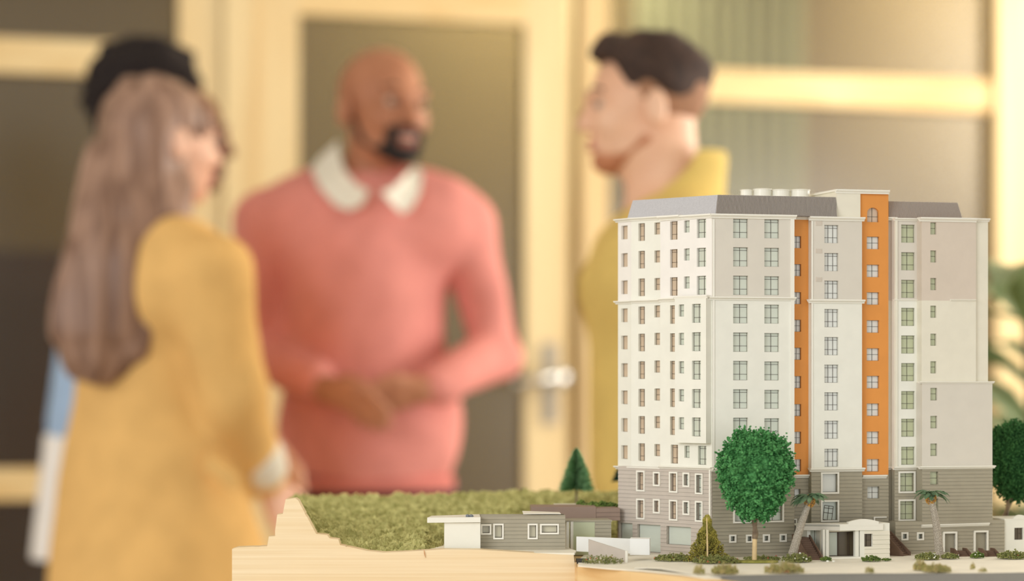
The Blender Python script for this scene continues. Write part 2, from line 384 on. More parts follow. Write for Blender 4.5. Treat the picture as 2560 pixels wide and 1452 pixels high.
# ================================================================== the model's wooden base
GZ = .9075
base = root('model_board', (.25, 2.6, .845), 'thick pale plywood board with stepped edge carrying the miniature site', 'model base')
plan = [(-.2837, 2.45), (-.2837, 2.60), (-.235, 2.60), (-.2804, 3.0), (.78, 3.0), (.78, 2.195), (.2257, 2.195), (.1856, 2.243), (.115, 2.335), (.0655, 2.428)]
plan += [(.0655, 2.45)]
plan = [(x, max(y, 2.462) if x < .065 and abs(y-2.45) < .001 else y) for x, y in plan]
g = G(); g.prism([(x, y, .845) for x, y in plan], (0, 0, .9062-.845)); g.obj('base_slab', M['ply'], base)
prof = [(580, 1372), (592, 1368), (668, 1365), (672, 1341), (686, 1340), (693, 1286), (707, 1284), (714, 1248), (738, 1245), (745, 1250), (768, 1293), (790, 1334), (818, 1337), (823, 1345), (846, 1348), (850, 1362), (878, 1368), (920, 1377), (960, 1381), (1010, 1379), (1060, 1376), (1110, 1373), (1200, 1374), (1300, 1380), (1400, 1386), (1434, 1387), (1436, 1405), (1437, 1414)]
def zf(px):
    xs = [p[0] for p in prof]; return EYE+(HOR-np.interp(px, xs, [p[1] for p in prof]))*2.45/F
# profile panel cut into stacked layers, each glued layer a part
levels = [.845, P(0, 1414, 2.45)[2], P(0, 1366.5, 2.45)[2], P(0, 1340, 2.45)[2], P(0, 1285, 2.45)[2], .99]
pts = []
for (x0, y0), (x1, y1) in zip(prof[:-1], prof[1:]):
    for t in np.linspace(0, 1, 5)[:-1]: pts.append((x0+(x1-x0)*t, y0+(y1-y0)*t))
pts.append(prof[-1])
for li in range(5):
    a, b = levels[li], levels[li+1]
    run = []
    def flush(run, a=a, b=b, li=li):
        if len(run) < 2: return
        poly = [P(run[0][0], 0, 2.45)*[1, 1, 0]+[0, 0, a]]+[(P(x, 0, 2.45)[0], 2.45, z) for x, z in run]+[P(run[-1][0], 0, 2.45)*[1, 1, 0]+[0, 0, a]]
        G().prism(poly, (0, .02, 0)).obj('plywood_layer', M['ply_layer'], base)
    for x, y in pts:
        z = EYE+(HOR-y)*2.45/F
        if z > a+1e-5: run.append((x, min(z, b)))
        else: flush(run); run = []
    flush(run)
# knots and torn splinters in the edge
for px, py in ((1060, 1384),):
    g = G(); p = P(px, py, 2.449); g.tube([p+[0, 0, .004], p+[.0006, -.0004, 0], p+[.0016, -.0001, -.004]], [.0002, .0005, .00015], 6); g.obj('splinter', mat('split_wood', (196, 140, 92), .8), base)

# ground sheets
def sheet(nm, pts, z, th, m, label, cat):
    return G().prism([(x, y, z-th) for x, y in pts], (0, 0, th)).obj(nm, m, label=label, cat=cat)
G().prism([(x, y, .9055) for x, y in [(-.085, 2.471), (.0635, 2.471), (.061, 2.51), (.054, 2.60), (-.10, 2.60)]], (0, 0, .0082)).obj('terrace_block', M['ply'], base)
sheet('plateau_sheet', [(-.085, 2.452), (.0635, 2.452), (.066, 2.485), (.061, 2.51), (.054, 2.60), (-.10, 2.60)], .9158, .0020, M['paving'], 'off-white card terrace under the low grey bungalow', 'paving')
# pavement with a curved outer edge
def gy(px, py, z=.9085): d = (EYE-z)*F/(py-HOR); return ((px-1280)*d/F, d)
pave = [gy(1445, 1411), gy(1520, 1418), gy(1600, 1423), gy(1700, 1432), gy(1760, 1441), gy(1900, 1443), gy(2050, 1441), gy(2200, 1437), gy(2400, 1432), gy(2600, 1426), (.70, 2.33), (.70, 2.75), (.10, 2.75), (.068, 2.47)]
sheet('pavement_sheet', pave, .9075, .0010, M['paving'], 'cream textured paper pavement in front of the tall model block', 'paving')
road = [(.185, 2.27), (.215, 2.197), (.775, 2.197), (.775, 2.335), (.64, 2.335), (.45, 2.30), (.30, 2.295)]
sheet('road_strip', road, .9076, .0012, M['road'], 'grey asphalt road strip along the board edge', 'road')
# curled paper lip
g = G(); n = 14
for k in range(n):
    pass
lip = [(1585, 1419, 0), (1615, 1421, .0012), (1650, 1425, .0024), (1690, 1429, .0012), (1740, 1436, 0)]
v = []; 
for px, py, h in lip:
    x, y = gy(px, py); v += [(x, y-.004, .9077+h), (x, y+.02, .9077), (x, y-.0035, .9083+h), (x, y+.02, .9083)]
f = []
for k in range(len(lip)-1):
    a = 4*k; f += [(a, a+4, a+5, a+1), (a+2, a+3, a+7, a+6), (a, a+2, a+6, a+4)]
mesh_obj('paper_lip', v, f, M['paving'], label='curled pale paper edge lifting at the front of the pavement', cat='paper')
# dark block standing in for the shade of the gap beside the ply step
G().abox(.0655, .078, 2.432, 2.475, .902, .9085).obj('gap_shade_block', M['dark'], label='small dark block standing in for the shaded gap at the end of the plywood step', cat='gap shade')

# ================================================================== moss hillside
NX, NY = 520, 230
mv = []; 
pxs = np.linspace(722, 1900, NX)
for j in range(NY):
    v_ = j/(NY-1)
    for i in range(NX):
        px = pxs[i]
        if px < 1062: d0 = 2.466
        elif px < 1110: d0 = 2.466+.10*(px-1062)/48
        elif px < 1290: d0 = 2.566
        else: d0 = 2.566+.09*min(1, (px-1290)/40)
        d = d0+(2.97-d0)*v_
        yf = np.interp(px, [722, 742, 768, 790, 822, 850, 900, 960, 1062, 1110, 1330, 1900], [1252, 1256, 1300, 1336, 1347, 1364, 1379, 1386, 1383, 1362, 1345, 1345])
        yb = np.interp(px, [722, 745, 900, 1100, 1300, 1560, 1900], [1246, 1243, 1239, 1235, 1229, 1229, 1232])
        z0 = EYE+(HOR-yf)*d0/F; z1 = EYE+(HOR-yb)*2.97/F
        z = z0+(z1-z0)*(v_**.85)
        x = (px-1280)*d/F
        p = Vector((x*150, d*150, 0))
        nn = noise.fractal(p, .9, 2.1, 4)*.0058+noise.noise(Vector((x*55, d*55, 3)))*.006
        edge = min(1, (NX-1-i)/6, i/8+.15, (NY-1-j)/5+.3, j/4+.2)
        q = Vector((x*420, d*420, 5)); z += (nn+noise.noise(q)*.0018)*edge
        dx = noise.noise(Vector((x*260, d*260, 9)))*.0022*edge
        mv.append((x+dx, d+noise.noise(Vector((x*260, d*260, 19)))*.0018*edge, z))
idx = np.arange(NX*NY).reshape(NY, NX)
mf = np.stack([idx[:-1, :-1], idx[:-1, 1:], idx[1:, 1:], idx[1:, :-1]], -1).reshape(-1, 4)
mva = np.array(mv); fc = mva[mf].mean(1); fpx = 1280+fc[:, 0]*F/fc[:, 1]
keep = ~((fpx > 1542) & (fc[:, 1] < 2.885)); mf = mf[keep].tolist()
rim = list(idx[:, 0][::-1])+list(idx[0, :])                       # skirt down to the board along the open edges
rim = [r for r in rim if 1280+mva[r, 0]*F/mva[r, 1] < 1542]; back = list(idx[-1, :])
for rr_ in (rim, back[::-1]):
    k0 = len(mv); mv += [(mv[r][0], mv[r][1], .9025) for r in rr_]
    mf += [(rr_[i], k0+i, k0+i+1, rr_[i+1]) for i in range(len(rr_)-1)]
mesh_obj('moss_hillside', mv, mf, M['moss'], label='olive green mossy hillside behind the bungalow', cat='moss', kind='stuff', smooth=False)
# solid ground under the moss
sx_ = [(-.226, 2.472), (-.272, 2.96), (.30, 2.96), (.30, 2.60), (-.06, 2.585), (-.11, 2.472)]
# ================================================================== the tall model block
C0 = P(1780, 940, 2.50)
PF = Plane(C0, 15.0)                       # long street front
PLf = Plane(C0, -45.0)                     # short side that turns away to the left; u runs towards the corner
tw = root('model_apartment_block', (C0[0]+.05, C0[1]+.1, GZ), 'tall white, grey and orange model apartment block with dark ribbed roofs', 'model building')

# hidden structural core that carries the cards
cr = [PLf.pt(PLf.s(1560), 0, -.03), PLf.pt(-.02, 0, -.03), PF.pt(.02, 0, -.033), PF.pt(PF.s(2455), 0, -.033), PF.pt(PF.s(2455), 0, -.22), (.135, 2.86, 0)]
ztop = PF.z(1782, 548)
G().prism([(p[0], p[1], GZ) for p in cr], (0, 0, ztop-GZ)).obj('inner_block', M['grey_card'], tw)

def column(pl, a, b, ys, h):
    """openings of one window column: left/right edge px, centre ys, height px (all measured on that wall)"""
    c = (a+b)/2
    return [(pl.s(a), pl.s(b), pl.z(c, y+h/2), pl.z(c, y-h/2)) for y in ys]
def section(pl, a, b, zones, cols, ret=.03):
    """zones: [(ytop, ybot, material, siding?)] measured at px ref a; cols: [(holes, vb, hb, pane, split, frame)]"""
    s0, s1 = pl.s(a), pl.s(b); ref = a if a > 0 else b
    allh = [h for c in cols for h in c[0]]
    for yt, yb, m, sd in zones:
        z1 = pl.z(ref, yt); z0 = max(GZ, pl.z(ref, yb)) if yb else GZ
        hs = [h for h in allh if h[3] > z0 and h[2] < z1]
        wall(pl, s0, s1, z0, z1, hs, M[m], tw, ret=ret)
        if sd: siding(pl, s0, s1, z0, z1, hs, M[m], tw)
    for hs, vb, hb, pane, split, frame in cols:
        for h in hs: window(pl, h, tw, vb, hb, M and pane, split, frame)
HB = (.16, .69)
rA = [571, 642, 713, 784, 855, 926, 997, 1068]
# --- front A
pA = PF
a1 = column(pA, 1833, 1870, rA, 48); a2 = column(pA, 1911, 1948, [y+1 for y in rA], 47)
a3 = column(pA, 1836, 1879, [1281], 44); a4 = column(pA, 1912, 1955, [1280], 42)
aw = [column(pA, x-5, x+5, [y], 12)[0] for x, y in ((1831, 1346), (1873, 1346), (1915, 1345), (1957, 1344))]
section(pA, 1781, 1985, [(545, 743, 'grey_card', 0), (743, 1173, 'white_card', 0), (1173, None, 'siding_grey', 1)],
        [(a1, (.5,), HB, 'pane_green', True, False), (a2, (.5,), HB, 'pane_green', True, False),
         (a3+a4, (.5,), (.5,), 'pane_green', True, True), (aw, (), (), 'pane_pale', False, True)])
# --- orange bay 1
pO = PF.off(-.013)
rO = [605, 675, 745, 814, 884, 955, 1025, 1094, 1163]
o1 = column(pO, 1977, 2003, rO, 30); o1b = column(pO, 1976, 2001, [1238], 32)
section(pO, 1974, 2034, [(545, 1187, 'orange_card', 0), (1187, None, 'siding_grey', 1)],
        [(o1, (.62,), (.5,), 'pane_white', True, False), (o1b, (.5,), (.5,), 'pane_white', False, False)])
# --- front B
pB = PF.off(-.005)
rB = [585, 655, 724, 795, 865, 934, 1003, 1074, 1144]
b1 = column(pB, 2061, 2096, rB, 45)
b2 = column(pB, 2055, 2093, [1207, 1277], 46)
section(pB, 2028, 2155, [(549, 751, 'grey_card', 0), (751, 1172, 'white_card', 0), (1172, None, 'siding_grey', 1)],
        [(b1, (.33, .67), (.17, .69), 'pane_white', True, False), (b2[:1], (), (), 'pane_white', False, True), (b2[1:], (), (), 'pane_pale', False, True)])
# the loose slanted lattice in the lower window of front B
h = b2[1]; g = G(); ca, sa = math.cos(-.13), math.sin(-.13); cx, cz = (h[0]+h[1])/2-.0005, (h[2]+h[3])/2-.0012
for q in [(-.005, -.0085, -.005, .0065), (0, -.0085, 0, .0065), (.005, -.0085, .005, .0065), (-.005, .0065, .005, .0065), (-.005, -.001, .005, -.001), (-.005, -.0085, .005, -.0085), (-.005, .004, .005, .004)]:
    p_ = [pB.pt(cx+x*ca-z*sa, cz+x*sa+z*ca, -.0024) for x, z in ((q[0], q[1]), (q[2], q[3]))]
    g.tube(p_, .00025, 4)
g.obj('loose_lattice', M['muntin'], tw, label='loose tilted window lattice')
for y in (558, 627, 698):                     # small vents
    s_ = pB.s(2047); z_ = pB.z(2047, y); vt = G(); pB.box(vt, s_-.0034, s_+.0034, z_-.0023, z_+.0023, 0, .0004); v_o = vt.obj('vent', M['warm_grey_card'], tw)
    gg = G()
    for k in range(5): pB.box(gg, s_-.003, s_+.003, z_-.0019+k*.0009, z_-.0015+k*.0009, .0004, .0007)
    gg.obj('louvre', M['grey_card'], v_o)
# --- orange bay 2 with the arched window on top
pQ = PF.off(-.011)
rQ = [607, 677, 746, 816, 886, 955, 1024, 1094, 1163]
q1 = column(pQ, 2167, 2198, rQ, 31); q0 = column(pQ, 2168, 2197, [537], 36); q2 = column(pQ, 2168, 2198, [1231], 30)
section(pQ, 2149, 2221, [(484, 1187, 'orange_card', 0), (1187, None, 'siding_grey', 1)],
        [(q1, (.5,), (.5,), 'pane_white', True, False), (q2, (.5,), (.5,), 'pane_white', True, False), (q0, (.5,), (.62,), 'pane_warm', False, False)])
h = q0[0]; g = G(); w_ = h[1]-h[0]              # spandrels that round the head of the opening
for sg in (0, 1):
    c = (h[0]+h[1])/2; pts_ = [(h[sg], h[3])]+[(c+(1 if sg else -1)*w_/2*math.cos(t), h[3]-.0052+.0052*math.sin(t)) for t in np.linspace(0, math.pi/2, 8)]
    g.prism([pQ.pt(x, z, 0) for x, z in pts_], pQ.v(0, 0, -.0034))
g.obj('arch_spandrel', M['orange_card'], tw)
# --- front C
pC1 = PF.off(-.017); pC = PF.off(-.008); pD = PF.off(.004); pE = PF.off(.001); pD2 = PF.off(.007)
section(pC1, 2216, 2242, [(546, 751, 'warm_grey_card', 0), (751, 1170, 'cream_card', 0), (1170, None, 'siding_grey', 0)], [])
rC = [584, 653, 722, 792, 861, 930, 1000, 1069, 1139]
c1 = column(pC, 2253, 2287, rC, 45); c2 = column(pC, 2249, 2284, [1205, 1275], 46)
section(pC, 2236, 2296, [(549, 751, 'grey_card', 0), (751, 1170, 'white_card', 0), (1170, 1303, 'siding_grey', 1)],
        [(c1, (.5,), (.17, .69), 'pane_olive', True, False), (c2, (.5,), (.2, .7), 'pane_olive', True, True)])
# --- front D, E and the wider lower part
rD = [571, 641, 710, 779, 849, 918]
d1 = column(pD, 2326, 2341, rD, 30)
section(pD, 2304, 2440, [(548, 751, 'warm_grey_card', 0), (751, 958, 'cream_card', 0)], [(d1, (), (.48,), 'pane_olive', True, False)])
section(pE, 2438, 2470, [(550, 958, 'cream_card', 0)], [], ret=.06)
d2 = column(pD2, 2326, 2343, [985, 1055, 1124], 31); d3 = column(pD2, 2325, 2345, [1195, 1262], 32)
section(pD2, 2305, 2481, [(956, 1168, 'grey_card', 0), (1168, 1312, 'siding_grey', 1)], [(d2, (), (.48,), 'pane_olive', True, False), (d3, (), (.5,), 'pane_olive', False, False)], ret=.06)
# --- ground floor of the right part, set forward, with doors and small windows
pG = PF.off(.0075)
sw = [column(pG, x-5, x+5, [1340], 12)[0] for x in (2261, 2300)]
gd = [(pG.s(2360), pG.s(2387), GZ+.0015, pG.z(2370, 1333)), (pG.s(2437), pG.s(2465), GZ+.0015, pG.z(2450, 1330))]
s0, s1 = pG.s(2238), pG.s(2511); z1 = pG.z(2300, 1303)
wall(pG, s0, s1, GZ, z1, sw+gd, M['siding_grey'], tw, ret=.05); siding(pG, s0, s1, GZ, z1, sw+gd, M['siding_grey'], tw)
for h in sw: window(pG, h, tw, (), (), 'pane_pale', False, True)
for h in gd:
    g = G(); pG.box(g, h[0], h[1], h[2], h[3], -.0042, -.0034); dd = g.obj('model_door', M['siding_grey'], tw)
    g = G(); fw = .0019
    pG.box(g, h[0]-fw, h[0], h[2], h[3]+fw, -.002, .0022); pG.box(g, h[1], h[1]+fw, h[2], h[3]+fw, -.002, .0022); pG.box(g, h[0]-fw, h[1]+fw, h[3], h[3]+fw, -.002, .0023)
    g.obj('door_surround', M['trim_white'], dd)
cornice(pG, pG.s(2303), pG.s(2472), pG.z(2303, 1311), tw, .003, .003, z1=pG.z(2472, 1306))
# white surrounds of two doors half hidden behind the pavilion and its stairs
g = G(); pQ.box(g, pQ.s(2183), pQ.s(2215), pQ.z(2190, 1294), pQ.z(2190, 1291), .0008, .002); pQ.box(g, pQ.s(2183), pQ.s(2186), pQ.z(2190, 1309), pQ.z(2190, 1294), .0008, .002); g.obj('door_surround', M['trim_white'], tw)
g = G(); pO.box(g, pO.s(1978), pO.s(1991), pO.z(1990, 1299), pO.z(1990, 1296), .0008, .002); pO.box(g, pO.s(1988), pO.s(1991), pO.z(1990, 1360), pO.z(1990, 1299), .0008, .002); g.obj('door_surround', M['trim_white'], tw)
# --- cornices along the front
def cor(pl, a, b, y, yref, **k): return cornice(pl, pl.s(a), pl.s(b), pl.z(yref, y), tw, **k)
cor(pA, 1775, 1989, 534, 1780, h=.0045); cor(pA, 1771, 1988, 741, 1780, h=.0036); cor(pA, 1779, 1989, 1170, 1780, h=.0034)
cor(pO, 1980, 2034, 541, 2000); cor(pO, 1980, 2034, 1186, 2000)
cor(pB, 2022, 2160, 541, 2030, h=.0042); cor(pB, 2021, 2160, 748, 2030, h=.004); cor(pB, 2024, 2160, 1170, 2030, h=.0038)
cor(pQ, 2154, 2215, 1187, 2180, h=.0036)
cor(pC1, 2212, 2240, 543, 2220); cor(pC, 2234, 2300, 545, 2240, h=.003); cor(pC, 2234, 2300, 748, 2240, h=.0018, proj=.002)
cor(pC1, 2214, 2240, 1166, 2220, proj=.003); cor(pC, 2232, 2302, 1166, 2240)
cor(pD, 2298, 2440, 543, 2300, h=.0044); cor(pE, 2436, 2472, 546, 2440, h=.0034)
cor(pD, 2375, 2438, 748, 2400, h=.0018, proj=.003)
cor(pD2, 2297, 2484, 953, 2303, h=.0022, proj=.003); cor(pD2, 2297, 2486, 1165, 2303, h=.003)
# vertical pilaster strips
def pil(pl, a, b, yt, yb, m='trim_white', o=.0012):
    g = G(); pl.box(g, pl.s(a), pl.s(b), max(GZ, pl.z((a+b)/2, yb)), pl.z((a+b)/2, yt), -.001, o); g.obj('pilaster', M[m], tw)
pil(pA, 1976, 1985, 547, 1168); pil(pA, 1781, 1786, 548, 1168, o=.0008); pil(pC, 2237, 2243, 548, 1168, 'cream_card'); pil(pC1, 2217, 2220, 548, 1168, 'cream_card', .0006)
pil(pB, 2028, 2032, 552, 1170, 'trim_white', .0008)

# --- short side: strip, middle part, corner part, projecting bay
def lz(px, y): return PLf.z(px, y)
pM = PLf.off(-.003)
l1 = column(pM, 1596, 1612, [580, 649, 718, 788, 856, 925, 994, 1062, 1130], 44)
l2 = column(pM, 1636, 1650, [571, 641, 710, 778, 847, 916, 986, 1055, 1125], 30)
s0, s1 = pM.s(1578), pM.s(1654)
for yt, yb, m in ((548, 752, 'white_card'), (752, 1168, 'white_card')):
    z0, z1 = pM.z(1578, yb), pM.z(1578, yt); wall(pM, s0, s1, z0, z1, [h for h in l1+l2 if h[3] > z0 and h[2] < z1], M[m], tw)
for h in l1: window(pM, h, tw, (.6,), (.15, .72), 'pane_warm')
for h in l2: window(pM, h, tw, (), (.52,), 'pane_warm')
pK = PLf
k1 = column(pK, 1675, 1694, [576, 646, 716, 786, 856, 925, 994, 1064], 46)+column(pK, 1677, 1695, [1135], 47)
k2 = column(pK, 1710, 1724, [566, 636, 706], 30)+column(pK, 1711, 1724, [1129], 30)
k3 = column(pK, 1742, 1765, [571, 643, 713], 47)+column(pK, 1745, 1766, [1138], 47)
s0, s1 = pK.s(1651), 0.0
for yt, yb, m in ((544, 744, 'pale_card'), (744, 1171, 'white_card')):
    z0, z1 = pK.z(1779, yb), pK.z(1779, yt); wall(pK, s0, s1, z0, z1, [h for h in k1+k2+k3 if h[3] > z0 and h[2] < z1], M[m], tw)
for h in k1: window(pK, h, tw, (.6,), (.15, .70), 'pane_warm')
for h in k2: window(pK, h, tw, (), (.52,), 'pane_green')
for h in k3: window(pK, h, tw, (.6,), (.15, .70), 'pane_green')
pY = PLf.off(.0085)                            # bay
y2 = column(pY, 1697, 1710, [776, 847, 918, 988, 1058], 30); y3 = column(pY, 1730, 1752, [783, 854, 925, 996, 1067], 47)
s0, s1 = pY.s(1687), pY.s(1765)
wall(pY, s0, s1, pY.z(1765, 1108), pY.z(1765, 741), y2+y3, M['white_card'], tw, ret=.0086, name='bay_wall')
for h in y2: window(pY, h, tw, (), (.52,), 'pane_green')
for h in y3: window(pY, h, tw, (.6,), (.15, .72), 'pane_green')
# narrow end strip, turned a little further round
e0 = pM.pt(pM.s(1579), 0); PS = Plane(e0, -58.0)
t1 = column(PS, 1553, 1569, [581, 650, 718, 788, 856, 925, 993, 1062, 1130], 34)
s0, s1 = PS.s(1545), PS.s(1579)
for yt, yb, m in ((549, 754, 'pale_card'), (754, 1168, 'white_card')):
    z0, z1 = PS.z(1579, yb), PS.z(1579, yt); wall(PS, s0, s1, z0, z1, [h for h in t1 if h[3] > z0 and h[2] < z1], M[m], tw, ret=.02)
for h in t1: window(PS, h, tw, (), (), 'pane_warm')
# siding on the short side
lw = [(1603, 1202, 15, 44), (1643, 1197, 11, 28), (1685, 1205, 15, 44), (1717, 1199, 11, 28), (1749, 1209, 13, 44), (1603, 1272, 15, 44), (1643, 1265, 11, 28), (1685, 1275, 15, 44), (1717, 1269, 11, 28), (1749, 1278, 13, 44)]
hl = [column(pK, x-w_/2, x+w_/2, [y], h_)[0] for x, y, w_, h_ in lw]
gar = [(pK.s(1594), pK.s(1652), pK.z(1623, 1385), pK.z(1623, 1311)), (pK.s(1667), pK.s(1728), pK.z(1697, 1362), pK.z(1697, 1316)), (pK.s(1549), pK.s(1582), pK.z(1568, 1360), pK.z(1568, 1307))]
gar = [(a, b, max(c, GZ+.001), d) for a, b, c, d in gar]
s0, s1 = pK.s(1546), 0.; z1 = pK.z(1779, 1173)
wall(pK, s0, s1, GZ, z1, hl+gar, M['siding_taupe'], tw); siding(pK, s0, s1, GZ, z1, hl+gar, M['siding_taupe'], tw, .0041)
for i, h in enumerate(hl): window(pK, h, tw, (.5,) if lw[i][2] > 12 else (), (.2, .72) if lw[i][3] > 30 else (.5,), 'pane_warm' if lw[i][0] < 1710 else 'pane_green', False, True)
for h in gar: window(pK, h, tw, (), (), 'pane_pale')
g = G(); pK.box(g, -.0028, -.0008, GZ, z1, 0, .0018); g.obj('corner_strip', M['trim_white'], tw)
def corL(pl, a, b, y, yref, **k): return cornice(pl, pl.s(a), pl.s(b), pl.z(yref, y), tw, **k)
corL(pM, 1577, 1655, 545, 1578); corL(pK, 1650, 1704, 537, 1704, h=.005, proj=.0055); corL(pK, 1702, 1782, 534, 1780, h=.0042)
corL(pM, 1577, 1655, 750, 1578); corL(pK, 1650, 1690, 744, 1690, h=.0038); corL(pY, 1685, 1768, 738, 1765, h=.003, proj=.001)
corL(pM, 1577, 1655, 1166, 1578); corL(pK, 1650, 1782, 1168, 1778, h=.003)
cornice(PS, PS.s(1541), s1 if False else PS.s(1580), PS.z(1579, 545), tw); cornice(PS, PS.s(1541), PS.s(1580), PS.z(1579, 751), tw); cornice(PS, PS.s(1541), PS.s(1580), PS.z(1579, 1166), tw)

# --- mansard roofs
def ribbed(p00, p10, p11, p01, nr, m, parent, name='mansard_slope', rib=True):
    """slope from bottom-left, bottom-right, top-right, top-left with standing ribs"""
    p00, p10, p11, p01 = (np.array(p) for p in (p00, p10, p11, p01))
    nn = np.cross(p10-p00, p01-p00); nn /= np.linalg.norm(nn); 
    if nn[1] > 0: nn = -nn
    g = G(); g.add([p00, p10, p11, p01, p00-nn*.001, p10-nn*.001, p11-nn*.001, p01-nn*.001], [(0, 1, 2, 3), (7, 6, 5, 4), (0, 3, 7, 4), (1, 5, 6, 2), (3, 2, 6, 7), (0, 4, 5, 1)])
    o = g.obj(name, m, parent)
    if rib:
        g = G()
        for k in range(nr):
            t = (k+.5)/nr; a = p00+(p10-p00)*t; b = p01+(p11-p01)*t; e = (p10-p00)/nr*.22
            g.add([a-e, a+e, b+e, b-e, a-e+nn*.0006, a+e+nn*.0006, b+e+nn*.0006, b-e+nn*.0006], [(4, 5, 6, 7), (0, 1, 5, 4), (1, 2, 6, 5), (2, 3, 7, 6), (3, 0, 4, 7)])
        q = g.obj('roof_rib', M['rib'], o, kind='stuff')
    return o
addm('rib', (176, 168, 160), .5)
pi = PF.off(-.002); pj = PF.off(-.012); li = PLf.off(-.004); lj = PLf.off(-.012)
zb, zt = PF.z(1790, 536), pj.z(1795, 487)
cb = pi.pt(pi.s(1789), zb); ct = pj.pt(pj.s(1794), zt)
rb = pi.pt(pi.s(2093), zb); rt = pj.pt(pj.s(2090), zt); lb = li.pt(li.s(1567), zb); lt = lj.pt(lj.s(1582), zt)
ribbed(cb, rb, rt, ct, 92, M['roof_dark'], tw); ribbed(lb, cb, ct, lt, 0, M['roof_pale'], tw, rib=False)
G().prism([ct, rt, rt+np.array([-.03, .11, 0]), lt+np.array([.02, .02, 0]), lt], (0, 0, -.0012)).obj('roof_deck', M['cream_card'], tw)
bk = [cb, rb, rb+np.array([-.03, .11, 0]), lb+np.array([.02, .02, 0]), lb]
G().add([rb, rt, rt+np.array([-.03, .11, 0]), rb+np.array([-.03, .11, 0]), lb, lt, lt+np.array([.02, .02, 0]), lb+np.array([.02, .02, 0])], [(0, 1, 2, 3), (4, 5, 6, 7)]).obj('roof_gable', M['grey_card'], tw)
# right-hand roof
zb2, zt2 = pC.z(2220, 545), pC.z(2230, 501); pr_ = PF.off(-.014); pr2 = PF.off(-.022)
b0 = pr_.pt(pr_.s(2221), zb2); b1_ = pr_.pt(pr_.s(2407), zb2); t0 = pr2.pt(pr2.s(2221), zt2); t1_ = pr2.pt(pr2.s(2394), zt2)
ribbed(b0, b1_, t1_, t0, 54, mat('roof_warm', (150, 122, 104), .55), tw)
G().prism([t0, t1_, t1_+np.array([-.03, .1, 0]), t0+np.array([-.03, .1, 0])], (0, 0, -.001)).obj('roof_deck', M['cream_card'], tw)
G().prism([b0*[1, 1, 0]+[0, 0, zb2], b1_, pr_.pt(pr_.s(2407), zb2, -.1), pr_.pt(pr_.s(2221), zb2, -.1)], (0, 0, -.002)).obj('roof_base', M['cream_card'], tw)
g = G(); g.add([b1_, t1_, t1_+np.array([-.03, .1, 0]), b1_+np.array([-.03, .1, 0])], [(0, 1, 2, 3)]); g.obj('roof_gable', M['warm_grey_card'], tw)
# penthouse
pp = PF.off(-.0085); z1 = pp.z(2092, 478); z0 = pp.z(2092, 548)
g = G(); pp.box(g, pp.s(2092), pp.s(2151), z0, z1, -.075, 0); g.obj('penthouse', M['cream_card'], tw)
g = G(); pQ.box(g, pQ.s(2151), pQ.s(2219), z0, pQ.z(2151, 484), -.07, -.01); g.obj('penthouse', M['cream_card'], tw)
cornice(pp, pp.s(2089), pp.s(2222), pp.z(2092, 473), tw, .0042, .003); 
g = G(); pp.box(g, pp.s(2092)-.0015, pp.s(2092), z1, pp.z(2092, 473), -.075, 0); g.obj('cornice', M['trim_white'], tw)
# roof tanks: each its own thing standing on the roof deck
for i, (px, r) in enumerate(((1866, .0064), (1906, .0098), (1952, .0096), (2001, .0102))):
    d = 2.60; c = P(px, 940, d); rr = root('roof_tank', (c[0], c[1], zt), ['half-hidden short white tank at the outer end of the roof tanks', 'white roof tank second in the row from the pale slope', 'white roof tank third in the row from the pale slope', 'widest white roof tank next to the penthouse'][i], 'tank', 'white tanks on the roof')
    top = EYE+(HOR-[474, 472, 474, 474][i])*d/F; g = G()
    n = 24; ring = lambda R, z: [(c[0]+R*math.cos(2*math.pi*k/n), c[1]+R*math.sin(2*math.pi*k/n), z) for k in range(n)]
    v = ring(r*.97, zt)+ring(r*.97, top-.0012); g.add(v, [(k, (k+1) % n, (k+1) % n+n, k+n) for k in range(n)]); g.obj('tank_body', M['tank_white'], rr, smooth=False)
    g = G(); v = ring(r*1.04, top-.0012)+ring(r*1.04, top-.0003)+ring(r*.9, top); g.add(v, [(k, (k+1) % n, (k+1) % n+n, k+n) for k in range(n)]+[(n+k, n+(k+1) % n, 2*n+(k+1) % n, 2*n+k) for k in range(n)]+[[2*n+k for k in range(n)], list(range(n))[::-1]]); g.obj('lid', M['trim_white'], rr)

# ================================================================== entrance pavilion
pP = PF.off(.048)
en = root('entrance_pavilion', tuple(PF.pt(PF.s(2120), GZ, .03)), 'white entrance pavilion with arched parapet and dark glazed doors', 'model building')
def eb(nm, a, b, y0, y1, o0, o1, m, pl=pP, par=None, z0=None):
    g = G(); c = (a+b)/2; pl.box(g, pl.s(a), pl.s(b), GZ+.0005 if z0 is not None else pl.z(c, y1), pl.z(c, y0), o0, o1); return g.obj(nm, M[m], par or en)
dep = -.036
wh = [(pP.s(2161), pP.s(2181), pP.z(2171, 1366), pP.z(2171, 1334))]
dh = [(pP.s(2072), pP.s(2138), GZ+.0015, pP.z(2105, 1328))]
zc = pP.z(2160, 1308)
wall(pP, pP.s(2150), pP.s(2224), GZ, zc, wh, M['white_card'], en, ret=.036)
siding(pP, pP.s(2161), pP.s(2224), GZ, pP.z(2190, 1326), wh, M['cream_card'], en, .0044)
window(pP, wh[0], en, (.4,), (.5,), 'pane_dark')
pIn = pP.off(-.012)
di = [(pIn.s(2073), pIn.s(2137), GZ+.0015, pIn.z(2105, 1329))]
wall(pIn, pIn.s(2050), pIn.s(2152), GZ, pIn.z(2100, 1318), di, M['cream_card'], en, ret=.02)
a, b, c, d = di[0]; 
